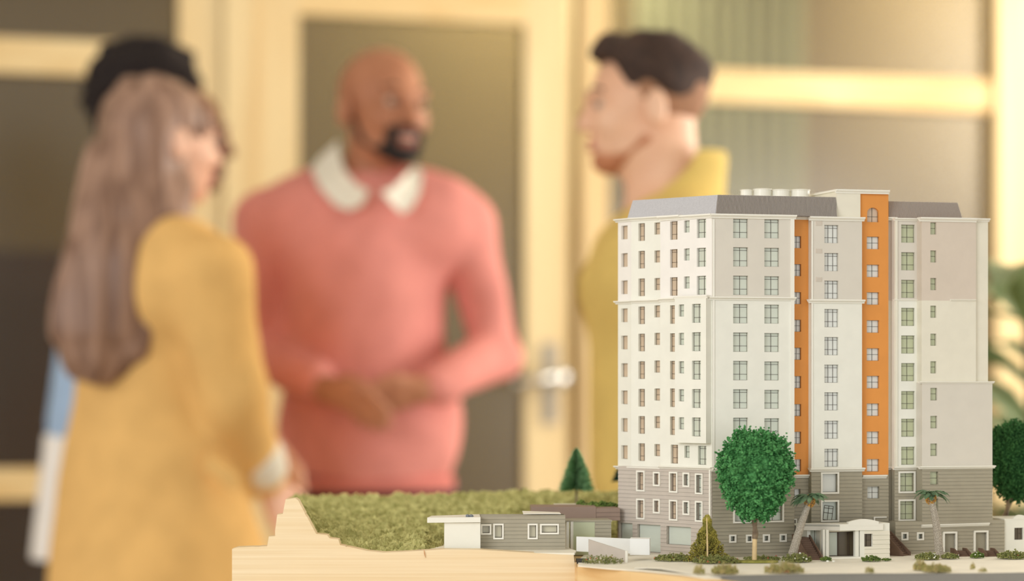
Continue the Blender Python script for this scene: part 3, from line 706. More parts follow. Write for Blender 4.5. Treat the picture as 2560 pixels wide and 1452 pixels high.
for k in range(3):
    g = G(); x0, x1 = a+(b-a)*[0, .38, .78][k], a+(b-a)*[.38, .78, 1][k]; pIn.box(g, x0, x1, c, d, -.004, -.0032); dl = g.obj('glass_door', M['pane_pale' if k == 0 else 'pane_dark'], en)
    g = G(); e = .0007; pIn.box(g, x0, x0+e, c, d, -.0032, -.0022); pIn.box(g, x1-e, x1, c, d, -.0032, -.0022); pIn.box(g, x0, x1, d-e, d, -.0032, -.0022); pIn.box(g, x0, x1, c, c+e, -.0032, -.0022); g.obj('door_frame', M['muntin'], dl)
for a, b in ((2058, 2064), (2066, 2073), (2139, 2148), (2151, 2158)): eb('column', a, b, 1324, 1396, -.006, -.001, 'white_card', z0=1)
eb('threshold', 2060, 2150, 1392, 1399, -.012, .002, 'trim_white')
# canopy with its bent fascia and arched parapet
pl = pP; zt_, zu = pP.z(2160, 1309), pP.z(2160, 1325)
g = G(); pl.box(g, pl.s(2098), pl.s(2206), zu, zt_, -.012, .002); g.obj('fascia', M['trim_white'], en)
A, B = pl.pt(pl.s(2099), zu, .001), pl.pt(pl.s(2019), zu, -.018); g = G(); g.box(A, B-A, pl.v(0, 0, -.003), (0, 0, zt_-zu+.0004)); g.obj('fascia', M['grey_card'], en)
g = G(); g.prism([A+[0, 0, .004], B+[0, 0, .004], pl.pt(pl.s(2019), zu+.004, -.036), pl.pt(pl.s(2222), zu+.004, -.036), pl.pt(pl.s(2222), zu+.004, -.002)], (0, 0, .002)); g.obj('canopy_roof', M['white_card'], en)
cx = pl.s(2157); hw = .0168; arc = [pl.pt(cx-hw, zt_-.002, .0022)]+[pl.pt(cx-hw+2*hw*t, zt_+.0022+.0028*math.sin(math.pi*t), .0022) for t in np.linspace(0, 1, 17)]+[pl.pt(cx+hw, zt_-.002, .0022)]
g = G(); g.prism(arc, pl.v(0, 0, -.004)); g.obj('arched_parapet', M['trim_white'], en)
# side screen with glazing at the left of the pavilion
pS2 = pP.off(-.02); sh = [(pS2.s(2026), pS2.s(2045), pS2.z(2035, 1372), pS2.z(2035, 1321))]
wall(pS2, pS2.s(2018), pS2.s(2052), GZ, pS2.z(2035, 1310), sh, M['white_card'], en, ret=.016)
window(pS2, sh[0], en, (.7,), (), 'pane_pale')

# ================================================================== stairs
def stairs(px, py, width, rise, run, n, label, turn=0.):
    d = (EYE-GZ)*F/(py-HOR); b0 = P(px, 940, d)[:2]; back = -PF.n*math.cos(turn)-PF.u*math.sin(turn); r = root('model_stairs', (b0[0], b0[1], GZ), label, 'stairs', 'brown stair flights of the model')
    lat = np.array([back[1], -back[0]])
    def pt(s, t, z): q = b0+lat*s+back*t; return np.array([q[0], q[1], GZ+z])
    for k in range(n):
        g = G(); g.box(pt(-width/2, k*run/n, 0), pt(width/2, 0, 0)-pt(-width/2, 0, 0), pt(0, run-k*run/n, 0)-pt(0, 0, 0) if False else pt(0, run/n*1.02, 0)-pt(0, 0, 0), (0, 0, (k+1)*rise/n)); g.obj('step', M['stair_brown'], r)
    for sg in (-1, 1):
        x = sg*(width/2+.0007); th = .0014; h_ = .0028
        poly = [pt(x, -.002, 0), pt(x, -.002, h_+.0008), pt(x, run, rise+h_), pt(x, run+.008, rise+h_), pt(x, run+.008, 0)]
        g = G(); q = lat*th*sg; g.prism(poly, (q[0], q[1], 0)); g.obj('side_wall', M['stair_brown'], r)
    G().box(pt(-width/2, run, 0), pt(width/2, 0, 0)-pt(-width/2, 0, 0), pt(0, .008, 0)-pt(0, 0, 0), (0, 0, rise)).obj('landing', M['stair_brown'], r)
stairs(2037, 1400, .0125, .0212, .034, 11, 'long brown stair flight beside the palm leaning against the pavilion')
stairs(2263, 1389, .0118, .0215, .022, 11, 'long brown stair flight between the pavilion and the grey ground floor', turn=.6)
stairs(2410, 1391, .011, .0052, .009, 4, 'short brown steps at the model door nearer the upright palm')
stairs(2480, 1391, .011, .0052, .009, 4, 'short brown steps at the last door by the gabled white house')

# small white house at the edge of the frame
ph = PF.off(.006)
hs_ = root('model_cottage', tuple(ph.pt(ph.s(2560), GZ, -.03)), 'small white model house with scalloped parapet and dark window', 'model building')
hh = [(ph.s(2536), ph.s(2558), ph.z(2547, 1349), ph.z(2547, 1319))]
z1 = ph.z(2512, 1297)
wall(ph, ph.s(2511), ph.s(2640), GZ, z1, hh, M['white_card'], hs_, ret=.05)
window(ph, hh[0], hs_, (.5,), (.5,), 'pane_dark')
g = G(); c = ph.s(2550); arc = [ph.pt(c-.0085, z1-.0005, .0006)]+[ph.pt(c-.0085+.017*t, z1+.0042*math.sin(math.pi*t)**.7, .0006) for t in np.linspace(0, 1, 13)]+[ph.pt(c+.0085, z1-.0005, .0006)]
g.prism(arc, ph.v(0, 0, -.003)); g.obj('scalloped_parapet', M['white_card'], hs_)

# ================================================================== low grey bungalow
pV = Plane(P(1200, 940, 2.492), 3.0)
bw = root('model_bungalow', tuple(pV.pt(pV.s(1300), .9158, -.03)), 'low grey boarded model bungalow with white framed windows and flat carport roof', 'model building')
BZ = .9158
vh = [column(pV, a, b, [y], h)[0] for a, b, y, h in ((1206, 1224, 1323, 18), (1237, 1255, 1328, 31), (1323, 1340, 1328, 31), (1354, 1393, 1322, 18))]
s0, s1 = pV.s(1201), pV.s(1413); z1 = pV.z(1300, 1288)
wall(pV, s0, s1, BZ, z1, vh, M['siding_grey'], bw, ret=.03, name='wall_panel', top=False); siding(pV, s0, s1, BZ, z1, vh, M['siding_grey'], bw, .0041)
for h in vh: window(pV, h, bw, (), (), 'pane_tan', False, True, bar=.0006)
g = G(); pV.box(g, s0, s1, z1-.006, z1-.004, -.03, -.0005); g.obj('flat_roof', M['grey_card'], bw)
g = G(); pV.box(g, s0, s1, BZ, z1-.0004, -.032, -.03); g.obj('wall_panel', M['siding_grey'], bw)
g = G(); pV.box(g, s0, s1, z1-.0005, z1+.0001, -.0015, .0008); g.obj('coping', M['siding_grey'], bw)
g = G(); g.prism([pV.pt(pV.s(1310), z1+.0004, -.012), pV.pt(pV.s(1404), z1+.0004, -.012), pV.pt(pV.s(1404), z1+.0008, -.03), pV.pt(pV.s(1310), z1+.0022, -.03)], (0, 0, .0008)); g.obj('loose_roof_sheet', M['trim_white'], bw)
pv2 = Plane(P(1155, 940, 2.474), 2.0)
g = G(); pv2.box(g, pv2.s(1111), pv2.s(1201), pv2.z(1150, 1379), pv2.z(1150, 1306), -.055, 0); g.obj('carport_wall', M['white_card'], bw)
g = G(); ZR = pv2.z(1150, 1293); g.prism([pv2.pt(pv2.s(1068), ZR, .004), pv2.pt(pv2.s(1201), ZR+.0004, .004), pv2.pt(pv2.s(1201), ZR+.0004, -.05), pv2.pt(pv2.s(1079), ZR, -.03)], (0, 0, -.0052)); g.obj('carport_roof', M['white_card'], bw)
for k, (px, c_) in enumerate(((1169, 'pebble'), (1178, 'pebble'))):
    p = P(px, 1289, 2.475); g = G()
    n = 10; v = []
    for a in range(5):
        for b in range(n): th = -math.pi/2+math.pi*a/4; v.append(p+np.array([math.cos(th)*math.cos(2*math.pi*b/n)*.0022, math.cos(th)*math.sin(2*math.pi*b/n)*.0018, math.sin(th)*.0018-.0002])*(1+.2*math.sin(b*3+a)))
    f = [(a*n+b, a*n+(b+1) % n, (a+1)*n+(b+1) % n, (a+1)*n+b) for a in range(4) for b in range(n)]
    mesh_obj('pebble', v, f, mat('pebble_grey', (126, 130, 136), .7, var=.2, scale=500), label=['grey pebble on the carport roof, the one nearer its outer tip', 'grey pebble on the carport roof, the one nearer the bungalow wall'][k], cat='pebble', group='grey pebbles on the carport roof')
# annex wall behind with glazing
pW = Plane(P(1430, 940, 2.535), 6.0)
an = root('model_annex', tuple(pW.pt(pW.s(1480), GZ, -.03)), 'taupe flat-roofed model annex with planted roof between bungalow and tall block', 'model building')
def wb_(nm, a, b, y0, y1, pl, m, o0=-.03, o1=0., zb_=None):
    g = G(); c = (a+b)/2; pl.box(g, pl.s(a), pl.s(b), GZ if zb_ else pl.z(c, y1), pl.z(c, y0), o0, o1); return g.obj(nm, m, an)
M['taupe'] = mat('taupe_card', (150, 128, 114), .7, var=.03, scale=60)
pX = Plane(P(1490, 940, 2.575), 1.0)
wb_('parapet_block', 1328, 1490, 1267, 1303, pX, M['taupe'], -.05)
pX2 = Plane(P(1490, 940, 2.576), 8.0)
s0, s1 = pX2.s(1490), pX2.s(1550); zA, zB = pX2.z(1520, 1301), pX2.z(1520, 1270)
wall(pX2, s0, s1, zA, zB, [], M['taupe'], an, ret=.05); siding(pX2, s0, s1, zA, zB, [], M['taupe'], an, .0041)
wb_('glass_screen', 1433, 1487, 1304, 1385, pW, M['pane_olive'], -.002, 0, 1)
wb_('door_panel', 1416, 1423, 1303, 1385, pW, M['trim_white'], -.02, .001, 1); wb_('post', 1426, 1433, 1303, 1385, pW, M['trim_white'], -.004, .001, 1)
wb_('wall_block', 1487, 1528, 1301, 1385, pW, M['siding_grey'], -.03, .0, 1)
siding(pW, pW.s(1487), pW.s(1528), GZ, pW.z(1520, 1301), [], M['siding_grey'], an, .0041)
wb_('ledge', 1400, 1530, 1300, 1304, pW, M['siding_grey'], -.04, .001)
wb_('roof_panel', 1385, 1442, 1261, 1270, Plane(P(1400, 940, 2.66), 0), M['white_card'], -.02)
addm('wall_white', (250, 250, 248), .5)
# low white walls and ramp wall
def wallpoly(nm, pts, m, thv, label, group=None): return G().prism(pts, thv).obj(nm, m, label=label, cat='wall', group=group)
wallpoly('low_wall', [P(1441, 1378, 2.50), P(1441, 1341, 2.50), P(1592, 1347, 2.52), P(1592, 1384, 2.52)], M['wall_white'], (0, .003, 0), 'long low white wall in front of the planted annex')
wallpoly('low_wall', [P(1575, 1387, 2.455), P(1575, 1346, 2.455), P(1624, 1347, 2.46), P(1624, 1387, 2.46)], M['wall_white'], (.002, .02, 0), 'short squarish bright white wall beside the garage openings')
rp = root('ramp_wall', tuple(P(1520, 1405, 2.44)), 'sloping taupe ramp wall with a white end edge', 'wall')
G().prism([P(1471, 1386, 2.455), P(1471, 1348, 2.455), P(1563, 1377, 2.432), P(1563, 1411, 2.432)], (0.0006, .003, 0)).obj('ramp_face', M['siding_taupe'], rp)
G().prism([P(1563, 1411, 2.4315), P(1563, 1376, 2.4315), P(1569, 1377, 2.432), P(1569, 1412, 2.432)], (0.0006, .004, 0)).obj('end_edge', M['trim_white'], rp)
# ================================================================== planting on the model
def ico(sub):
    import bmesh
    bm = bmesh.new(); bmesh.ops.create_icosphere(bm, subdivisions=sub, radius=1.0)
    v = np.array([q.co[:] for q in bm.verts]); f = np.array([[l.index for l in q.verts] for q in bm.faces]); bm.free(); return v, f
IV, IF = ico(1)
def blobs(ctr, rad, rng, squash=.8):
    """many small jittered lumps merged into one crown mesh"""
    n = len(ctr); ctr = np.asarray(ctr); rad = np.asarray(rad)
    j = 1+rng.uniform(-.28, .28, (n, len(IV), 1))
    v = (IV[None]*j*rad[:, None, None]*np.array([1, 1, squash]))+ctr[:, None, :]
    f = IF[None]+(np.arange(n)*len(IV))[:, None, None]
    return v.reshape(-1, 3), f.reshape(-1, 3)
def lumpy_crown(c, rx, rz, n, r, seed, taper=.0, rough=.10):
    rng = np.random.RandomState(seed)
    d = rng.normal(size=(n, 3)); d /= np.linalg.norm(d, axis=1)[:, None]
    bump3 = np.array([noise.noise(Vector((q*17).tolist())+Vector((seed, 3, 0))) for q in d])
    bump = np.array([noise.noise(Vector((q*3.1).tolist())+Vector((seed, 0, 0))) for q in d])
    bump2 = np.array([noise.noise(Vector((q*8).tolist())+Vector((seed, 7, 0))) for q in d])
    R = 1+bump*rough*1.2+bump2*rough*2.0+bump3*rough*2.6-rng.uniform(0, .04, n)
    p = d*R[:, None]*np.array([rx, rx, rz])
    p[:, :2] *= (1+taper*np.clip(p[:, 2:3]/rz, -1, 1))
    return p+np.array(c)
def crown_obj(nm, c, rx, rz, n, r, m, parent, seed, taper=0., rough=.1):
    rng = np.random.RandomState(seed+5); p = lumpy_crown(c, rx, rz, n, r, seed, taper, rough)
    v, f = blobs(p, rng.uniform(.55, 1.25, n)*r, rng); o = mesh_obj(nm, v, f, m, parent)
    # dark solid heart so that no light passes
    v2, f2 = ico(3); vv = v2*np.array([rx, rx, rz])*.90; vv[:, :2] *= (1+taper*np.clip(vv[:, 2:3]/rz, -1, 1))
    return o, vv+np.array(c), f2
def round_tree(px, py_c, py_base, d, rx_px, rz_px, label, m, seed, trunk_r=.0028, n=15000, r=.00115, taper=.08, side=0, zbase=GZ):
    c = P(px, py_c, d); b = P(px+side, py_base, d); rx = rx_px*d/F; rz = rz_px*d/F
    t = root('foam_tree', (b[0], b[1], zbase), label, 'tree')
    o, v, f = crown_obj('crown', c, rx, rz, n, r, m, t, seed, taper)
    mesh_obj('crown_core', v, f, m, o)
    g = G(); pts = [np.array([b[0], b[1], zbase+.0012]), b*[1, 1, 0]+[.0003, 0, zbase+(c[2]-rz-zbase)*.45], b*[1, 1, 0]+[-.0008, 0, zbase+(c[2]-rz-zbase)*.75], c-[0, 0, rz*.72]]
    zt_ = pts[1][2]; pts[1] = np.array([pts[1][0], pts[1][1], zbase+(c[2]-rz-zbase)*.52])
    g.tube(pts[:2], [trunk_r*.9, trunk_r*.85], 10); g.obj('trunk_foot', M['bare_wood'], t, label='peeled pale foot of the trunk')
    g = G(); k = []; rr = []
    for i in range(7):
        u = i/6; q = pts[1]*(1-u)+pts[3]*u; k.append(q+[.0006*math.sin(u*9), 0, 0]); rr.append(trunk_r*(1.05-.25*u+.18*math.sin(u*14)))
    g.tube(k, rr, 10); g.obj('trunk', M['bark'], t)
    for a in range(3):
        g = G(); s_ = pts[3]*.35+pts[1]*.65+[0, 0, (c[2]-rz-zbase)*.1]; e = c+[rx*.5*math.cos(a*2.2+.4), rx*.4*math.sin(a*2.2), -rz*.55]; g.tube([s_, (s_+e)/2+[0, 0, .001], e], [trunk_r*.45, trunk_r*.35, .0005], 6); g.obj('branch', M['bark'], t)
    return t
round_tree(1888, 1187, 1394, 2.44, 86, 106, 'round bright green foam tree in front of the white corner block', M['foam_green'], 3, side=-2, taper=.16)
round_tree(2540, 1152, 1301, 2.665, 66, 92, 'dark green foam tree half cut off behind the gabled cottage', M['foam_dark'], 11, side=-34)

def conifer(px, top, bot, base, d, w_px, label, m, seed, nb=1500):
    rng = random.Random(seed); b = P(px, base, d); t = root('model_conifer', tuple(b), label, 'tree')
    z0 = P(px, bot, d)[2]; z1 = P(px, top, d)[2]; R = w_px*d/F; c = P(px, 0, d)
    g = G(); g.tube([b-[0, 0, .002], [c[0], c[1], z0], [c[0], c[1], z1-.002]], [.0016, .0013, .0005], 7); g.obj('trunk', M['bark'], t)
    V = []; Fc = []
    for i in range(nb):
        u = rng.random()**1.35; z = z0+(z1-z0)*u; rl = rng.uniform(-1, 1); L = R*(1-u)**.7*rng.uniform(.75, 1.08)+.0016; a = rng.uniform(0, 2*math.pi)
        dr_ = np.array([math.cos(a), math.sin(a), rng.uniform(-.25, .05)]); sd = np.array([-math.sin(a), math.cos(a), rl*2]); sd /= np.linalg.norm(sd); w_ = .0007
        p0 = np.array([c[0], c[1], z+L*.12]); k = len(V)
        for tt, ww in ((.1, .3), (.6, 1), (1.0, .15)):
            q = p0+dr_*L*tt; V += [q-sd*w_*ww, q+sd*w_*ww+[0, 0, .0003]]
        Fc += [(k, k+1, k+3, k+2), (k+2, k+3, k+5, k+4)]
    mesh_obj('needles', V, Fc, m, t, kind='stuff')
conifer(1441, 1121, 1224, 1262, 2.84, 42, 'small dark green conifer standing alone on the mossy hill', M['needle'], 2, 2600)
conifer(1567, 1150, 1200, 1240, 2.92, 36, 'blue-green conifer peeking out behind the tall block', M['teal_needle'], 4, 1500)

def palm(bpx, bpy, tpx, tpy, d, cr, label, seed, lean):
    rng = random.Random(seed); B = P(bpx, bpy, d); B[2] = GZ+.0011; T = P(tpx, tpy, d); t = root('model_palm', tuple(B), label, 'palm tree')
    g = G(); pts = []; rr = []
    for i in range(25):
        u = i/24; q = B*(1-u)+T*u; q[0] += lean*math.sin(u*math.pi)*.002; pts.append(q); rr.append((.0048-.0018*u)*(1+.06*(i % 2)))
    pts.append(T+[0, 0, .003]); rr.append(.0026); g.tube(pts, rr, 10); g.obj('trunk', M['palm_bark'], t)
    rg = np.random.RandomState(seed); n = 420
    q = rg.normal(size=(n, 3)); q /= np.linalg.norm(q, axis=1)[:, None]; q = T+q*np.array([.0054, .0048, .0064])+[0, 0, -.001]
    v, f = blobs(q, rg.uniform(.0004, .0008, n), rg); mesh_obj('fruit_cluster', v, f, M['palm_fruit'], t)
    for k in range(15):
        a = 2*math.pi*k/15+rng.uniform(-.15, .15); L = cr*rng.uniform(.85, 1.1)*d/F; up = rng.uniform(.25, .75); V = []; Fc = []
        rach = []
        for i in range(9):
            u = i/8; r_ = L*(u-.08*u*u); z_ = L*(up*u-1.05*u*u*rng.uniform(.9, 1.05)*.75); rach.append(T+np.array([math.cos(a)*r_, math.sin(a)*r_, .004+z_]))
        sd = np.array([-math.sin(a), math.cos(a), 0])
        for i in range(8):
            for s_ in (-1, 1):
                for h in (0, .5):
                    p0 = rach[i]*(1-h)+rach[i+1]*h; fw = (rach[i+1]-rach[i]); fw = fw/np.linalg.norm(fw); u = (i+h)/8
                    wl = L*.24*math.sin(math.pi*min(1, u*.9+.12)); tip = p0+sd*s_*wl+fw*wl*.75-np.array([0, 0, wl*.25]); m_ = (p0+tip)/2+fw*.0013
                    kk = len(V); V += [p0, m_+[0, 0, .0002], tip, (p0+tip)/2-fw*.0013]; Fc.append((kk, kk+1, kk+2, kk+3))
        g = G(); g.add(V, Fc); g.tube(rach, [.0004]*8+[.0001], 5); g.obj('frond', M['palm_leaf'], t)
palm(1978, 1397, 2024, 1250, 2.45, 52, 'leaning model palm between the round foam tree and the pavilion', 5, -.5)
palm(2348, 1386, 2327, 1243, 2.50, 48, 'upright model palm in front of the boarded right-hand wing', 8, .8)

def tuft(px, py, w_px, h_px, d, label, m, cat='shrub', seed=1, n=260, flowers=None, nf=8, cone=False, r=.00072, name='model_shrub', group=None, zb=None, dpx=None):
    """a low ragged shrub: crumbs of foam over fine twigs, standing at (px,py)"""
    rg = np.random.RandomState(seed*17+3); n = int(n*(2.2 if not cone else 1)); b = P(px, py, d); zb = GZ+.001 if zb is None else zb; b[2] = zb
    t = root(name, tuple(b), label, cat, group); W = w_px/2*d/F; H = h_px*d/F; D = (dpx/2*d/F) if dpx else min(W, .012)
    a = rg.uniform(0, 2*math.pi, n); rr = rg.uniform(0, 1, n)**.5; h = rg.uniform(0, 1, n)
    if cone: k = (1-h)**1.3*.95+.07+.05*np.sin(h*23+a*2); p = np.stack([W*rr*np.cos(a)*k, D*rr*np.sin(a)*k, H*h], 1)
    else:
        lob = .55+.45*np.array([noise.noise(Vector((x*6, seed, 0))) for x in rr*np.cos(a)])+.25
        p = np.stack([W*rr*np.cos(a), D*rr*np.sin(a), H*h*np.clip(lob, .15, 1)*(1-.55*rr**2)], 1)
    v, f = blobs(p+b, rg.uniform(.5, 1.2, n)*r, rg); mesh_obj('foliage', v, f, m, t)
    g = G()
    for i in range(max(4, n//30)):
        q = p[rg.randint(n)]+b; g.tube([b+[(q[0]-b[0])*.6, 0, 0], (b+q)/2+[(q[0]-b[0])*.25, 0, .0005], q+[0, 0, .001]], [.0003, .00025, .00012], 4)
    g.obj('twigs', M['bark'], t)
    if flowers:
        q = p[rg.choice(n, nf)]+b+[0, -.001, .001]; v, f = blobs(q, rg.uniform(.0006, .0011, nf), rg); mesh_obj('flowers', v, f, M[flowers], t)
    return t
tuft(1768, 1396, 122, 114, 2.445, 'tall olive pyramid bush at the corner of the grey boarded base', M['olive_bush'], 'bush', 21, 6000, cone=True, r=.00078, name='model_bush', dpx=70)
q_ = bpy.data.objects['model_bush']; g = G(); g.tube([P(1769, 1397, 2.428), P(1767, 1294, 2.437)], [.0009, .0005], 6); g.obj('stake', M['bare_wood'], q_)
tuft(1690, 1396, 110, 22, 2.45, 'low flowering strip left of the olive pyramid bush beside the driveway', M['shrub_green'], seed=2, n=520, flowers='flower_red')
tuft(1790, 1408, 118, 24, 2.42, 'low red-flowered shrub row at the foot of the olive pyramid bush', M['shrub_green'], seed=3, n=600, flowers='flower_red')
tuft(1508, 1405, 104, 26, 2.42, 'red and green weeds under the sloping ramp wall', M['shrub_green'], seed=4, n=200, flowers='flower_red', zb=.9080)
tuft(1905, 1398, 95, 12, 2.46, 'short green shrubs behind the trunk of the round foam tree', M['shrub_green'], seed=5, n=260, flowers='flower_red', nf=5)
tuft(1992, 1402, 74, 26, 2.435, 'white-flowered shrubs around the foot of the leaning palm', M['shrub_green'], seed=6, n=420, flowers='flower_white', nf=10)
tuft(1960, 1436, 100, 34, 2.30, 'pinkish wild shrubs at the curb in front of the leaning palm', M['tuft_tan'], seed=7, n=520, flowers='flower_red')
tuft(1812, 1438, 68, 30, 2.29, 'blurry tan and green clump on the curb below the pyramid bush', M['tuft_tan'], seed=8, n=460)
tuft(1748, 1440, 30, 30, 2.285, 'small dry tuft at the pavement tip beside the tan clump', M['tuft_tan'], seed=9, n=90)
tuft(2065, 1399, 28, 12, 2.45, 'tiny green shrub at the foot of the pavilion stairs', M['hedge_green'], seed=10, n=110)
tuft(2178, 1393, 48, 16, 2.445, 'green shrub row below the small pavilion window', M['hedge_green'], seed=12, n=200)
tuft(2216, 1391, 24, 8, 2.45, 'tiny green tuft at the corner of the pavilion', M['hedge_green'], seed=13, n=60)
tuft(2318, 1389, 62, 20, 2.47, 'white-flowered shrub at the foot of the upright palm', M['shrub_green'], seed=14, n=360, flowers='flower_white', nf=16)
tuft(2375, 1390, 44, 16, 2.48, 'yellow-green shrub between the upright palm and the short steps', M['shrub_green'], seed=15, n=220, flowers='flower_white', nf=4)
tuft(2443, 1391, 34, 18, 2.49, 'dark green shrub between the two short flights of steps', M['hedge_green'], seed=16, n=200, flowers='flower_white', nf=4)
tuft(2530, 1391, 76, 24, 2.48, 'long green shrub row in front of the gabled cottage', M['shrub_green'], seed=17, n=460, flowers='flower_red', nf=3)
tuft(2300, 1424, 34, 32, 2.33, 'bushier brown-tipped clump at the curb below the stairs', M['tuft_tan'], seed=18, n=260)
tuft(2342, 1431, 72, 24, 2.31, 'wide low brown-green clump along the curb below the upright palm', M['tuft_tan'], seed=19, n=420)
tuft(2174, 1433, 24, 20, 2.30, 'single dry tan twig plant on the curb in front of the pavilion', M['tuft_tan'], seed=20, n=50)
tuft(2432, 1420, 12, 20, 2.34, 'thin dry seedling on the cream pavement near the last steps', M['tuft_tan'], seed=22, n=34)
tuft(2456, 1432, 22, 12, 2.31, 'sprawling dry stalk at the road edge below the thin seedling', M['tuft_tan'], seed=23, n=30)
tuft(1500, 1270, 96, 15, 2.62, 'dark green clipped hedge on the annex roof against the tall block', M['hedge_green'], 'hedge', 24, 520, name='model_hedge', zb=P(0, 1268, 2.60)[2], r=.001)
tuft(1452, 1262, 22, 15, 2.63, 'round bright green bush on the annex roof', M['hedge_green'], 'bush', 25, 160, name='model_bush', zb=P(0, 1266, 2.60)[2], r=.001)
# round lawn island around the foam tree
x, y = gy(1885, 1404, GZ+.001); isl = [(x+.0245*math.cos(t), y+.010*math.sin(t), GZ+.0005) for t in np.linspace(0, 2*math.pi, 28)[:-1]]
G().prism(isl, (0, 0, .0018)).obj('lawn_patch', M['lawn'], label='yellow-green oval lawn patch around the round foam tree', cat='lawn')
# two white pebbles beside the threshold
for k, (px, py) in enumerate(((2069, 1400), (2084, 1402))):
    q = P(px, py, 2.425); q[2] = GZ+.0018; v, f = ico(2); mesh_obj('pebble', v*[.0016, .0014, .0011]+q, f, M['flower_white'], label=['white pebble by the stairs foot, touching the small shrub', 'white pebble in front of the pavilion door, right of the stairs'][k], cat='pebble', group='white pebbles by the pavilion')

# ================================================================== potted plant standing in the room at the frame's edge
def leafplant(px, d):
    c = P(px, 940, d); t = root('potted_plant', (c[0], c[1], 0), 'tall potted plant with long green leaves by the pale post', 'plant')
    g = G(); n = 28; R = [(.15, 0), (.19, .34), (.2, .36), (.185, .36), (.17, .30)]
    v = [(c[0]+r*math.cos(2*math.pi*k/n), c[1]+r*math.sin(2*math.pi*k/n), z) for r, z in R for k in range(n)]
    g.add(v, [(i*n+k, i*n+(k+1) % n, (i+1)*n+(k+1) % n, (i+1)*n+k) for i in range(4) for k in range(n)]+[list(range(n))[::-1], [4*n+k for k in range(n)]])
    g.obj('pot', mat('pot_clay', (214, 196, 168), .6), t)
    g = G(); g.tube([(c[0], c[1], .30), (c[0]+.02, c[1], .75), (c[0]-.01, c[1], 1.25)], [.018, .014, .006], 8); g.obj('stem', M['bark'], t)
    rng = random.Random(4); ml = mat('house_leaf', (112, 132, 84), .5, var=.15, scale=8)
    for k in range(26):
        a = rng.uniform(0, 2*math.pi); z0 = rng.uniform(.55, 1.25); L = rng.uniform(.28, .46); w_ = rng.uniform(.03, .05); up = rng.uniform(.2, .9); V = []; Fc = []
        for i in range(8):
            u = i/7; r_ = L*u; z = z0+L*(up*u-.8*u*u); ww = w_*math.sin(math.pi*min(1, .08+u*.92)); q = np.array([c[0]+math.cos(a)*r_, c[1]+math.sin(a)*r_, z]); sd = np.array([-math.sin(a), math.cos(a), 0])
            V += [q-sd*ww+[0, 0, .3*ww], q, q+sd*ww+[0, 0, .3*ww]]
        for i in range(7):
            b = 3*i; Fc += [(b, b+1, b+4, b+3), (b+1, b+2, b+5, b+4)]
        mesh_obj('leaf', V, Fc, ml, t)
leafplant(2575, 4.4)
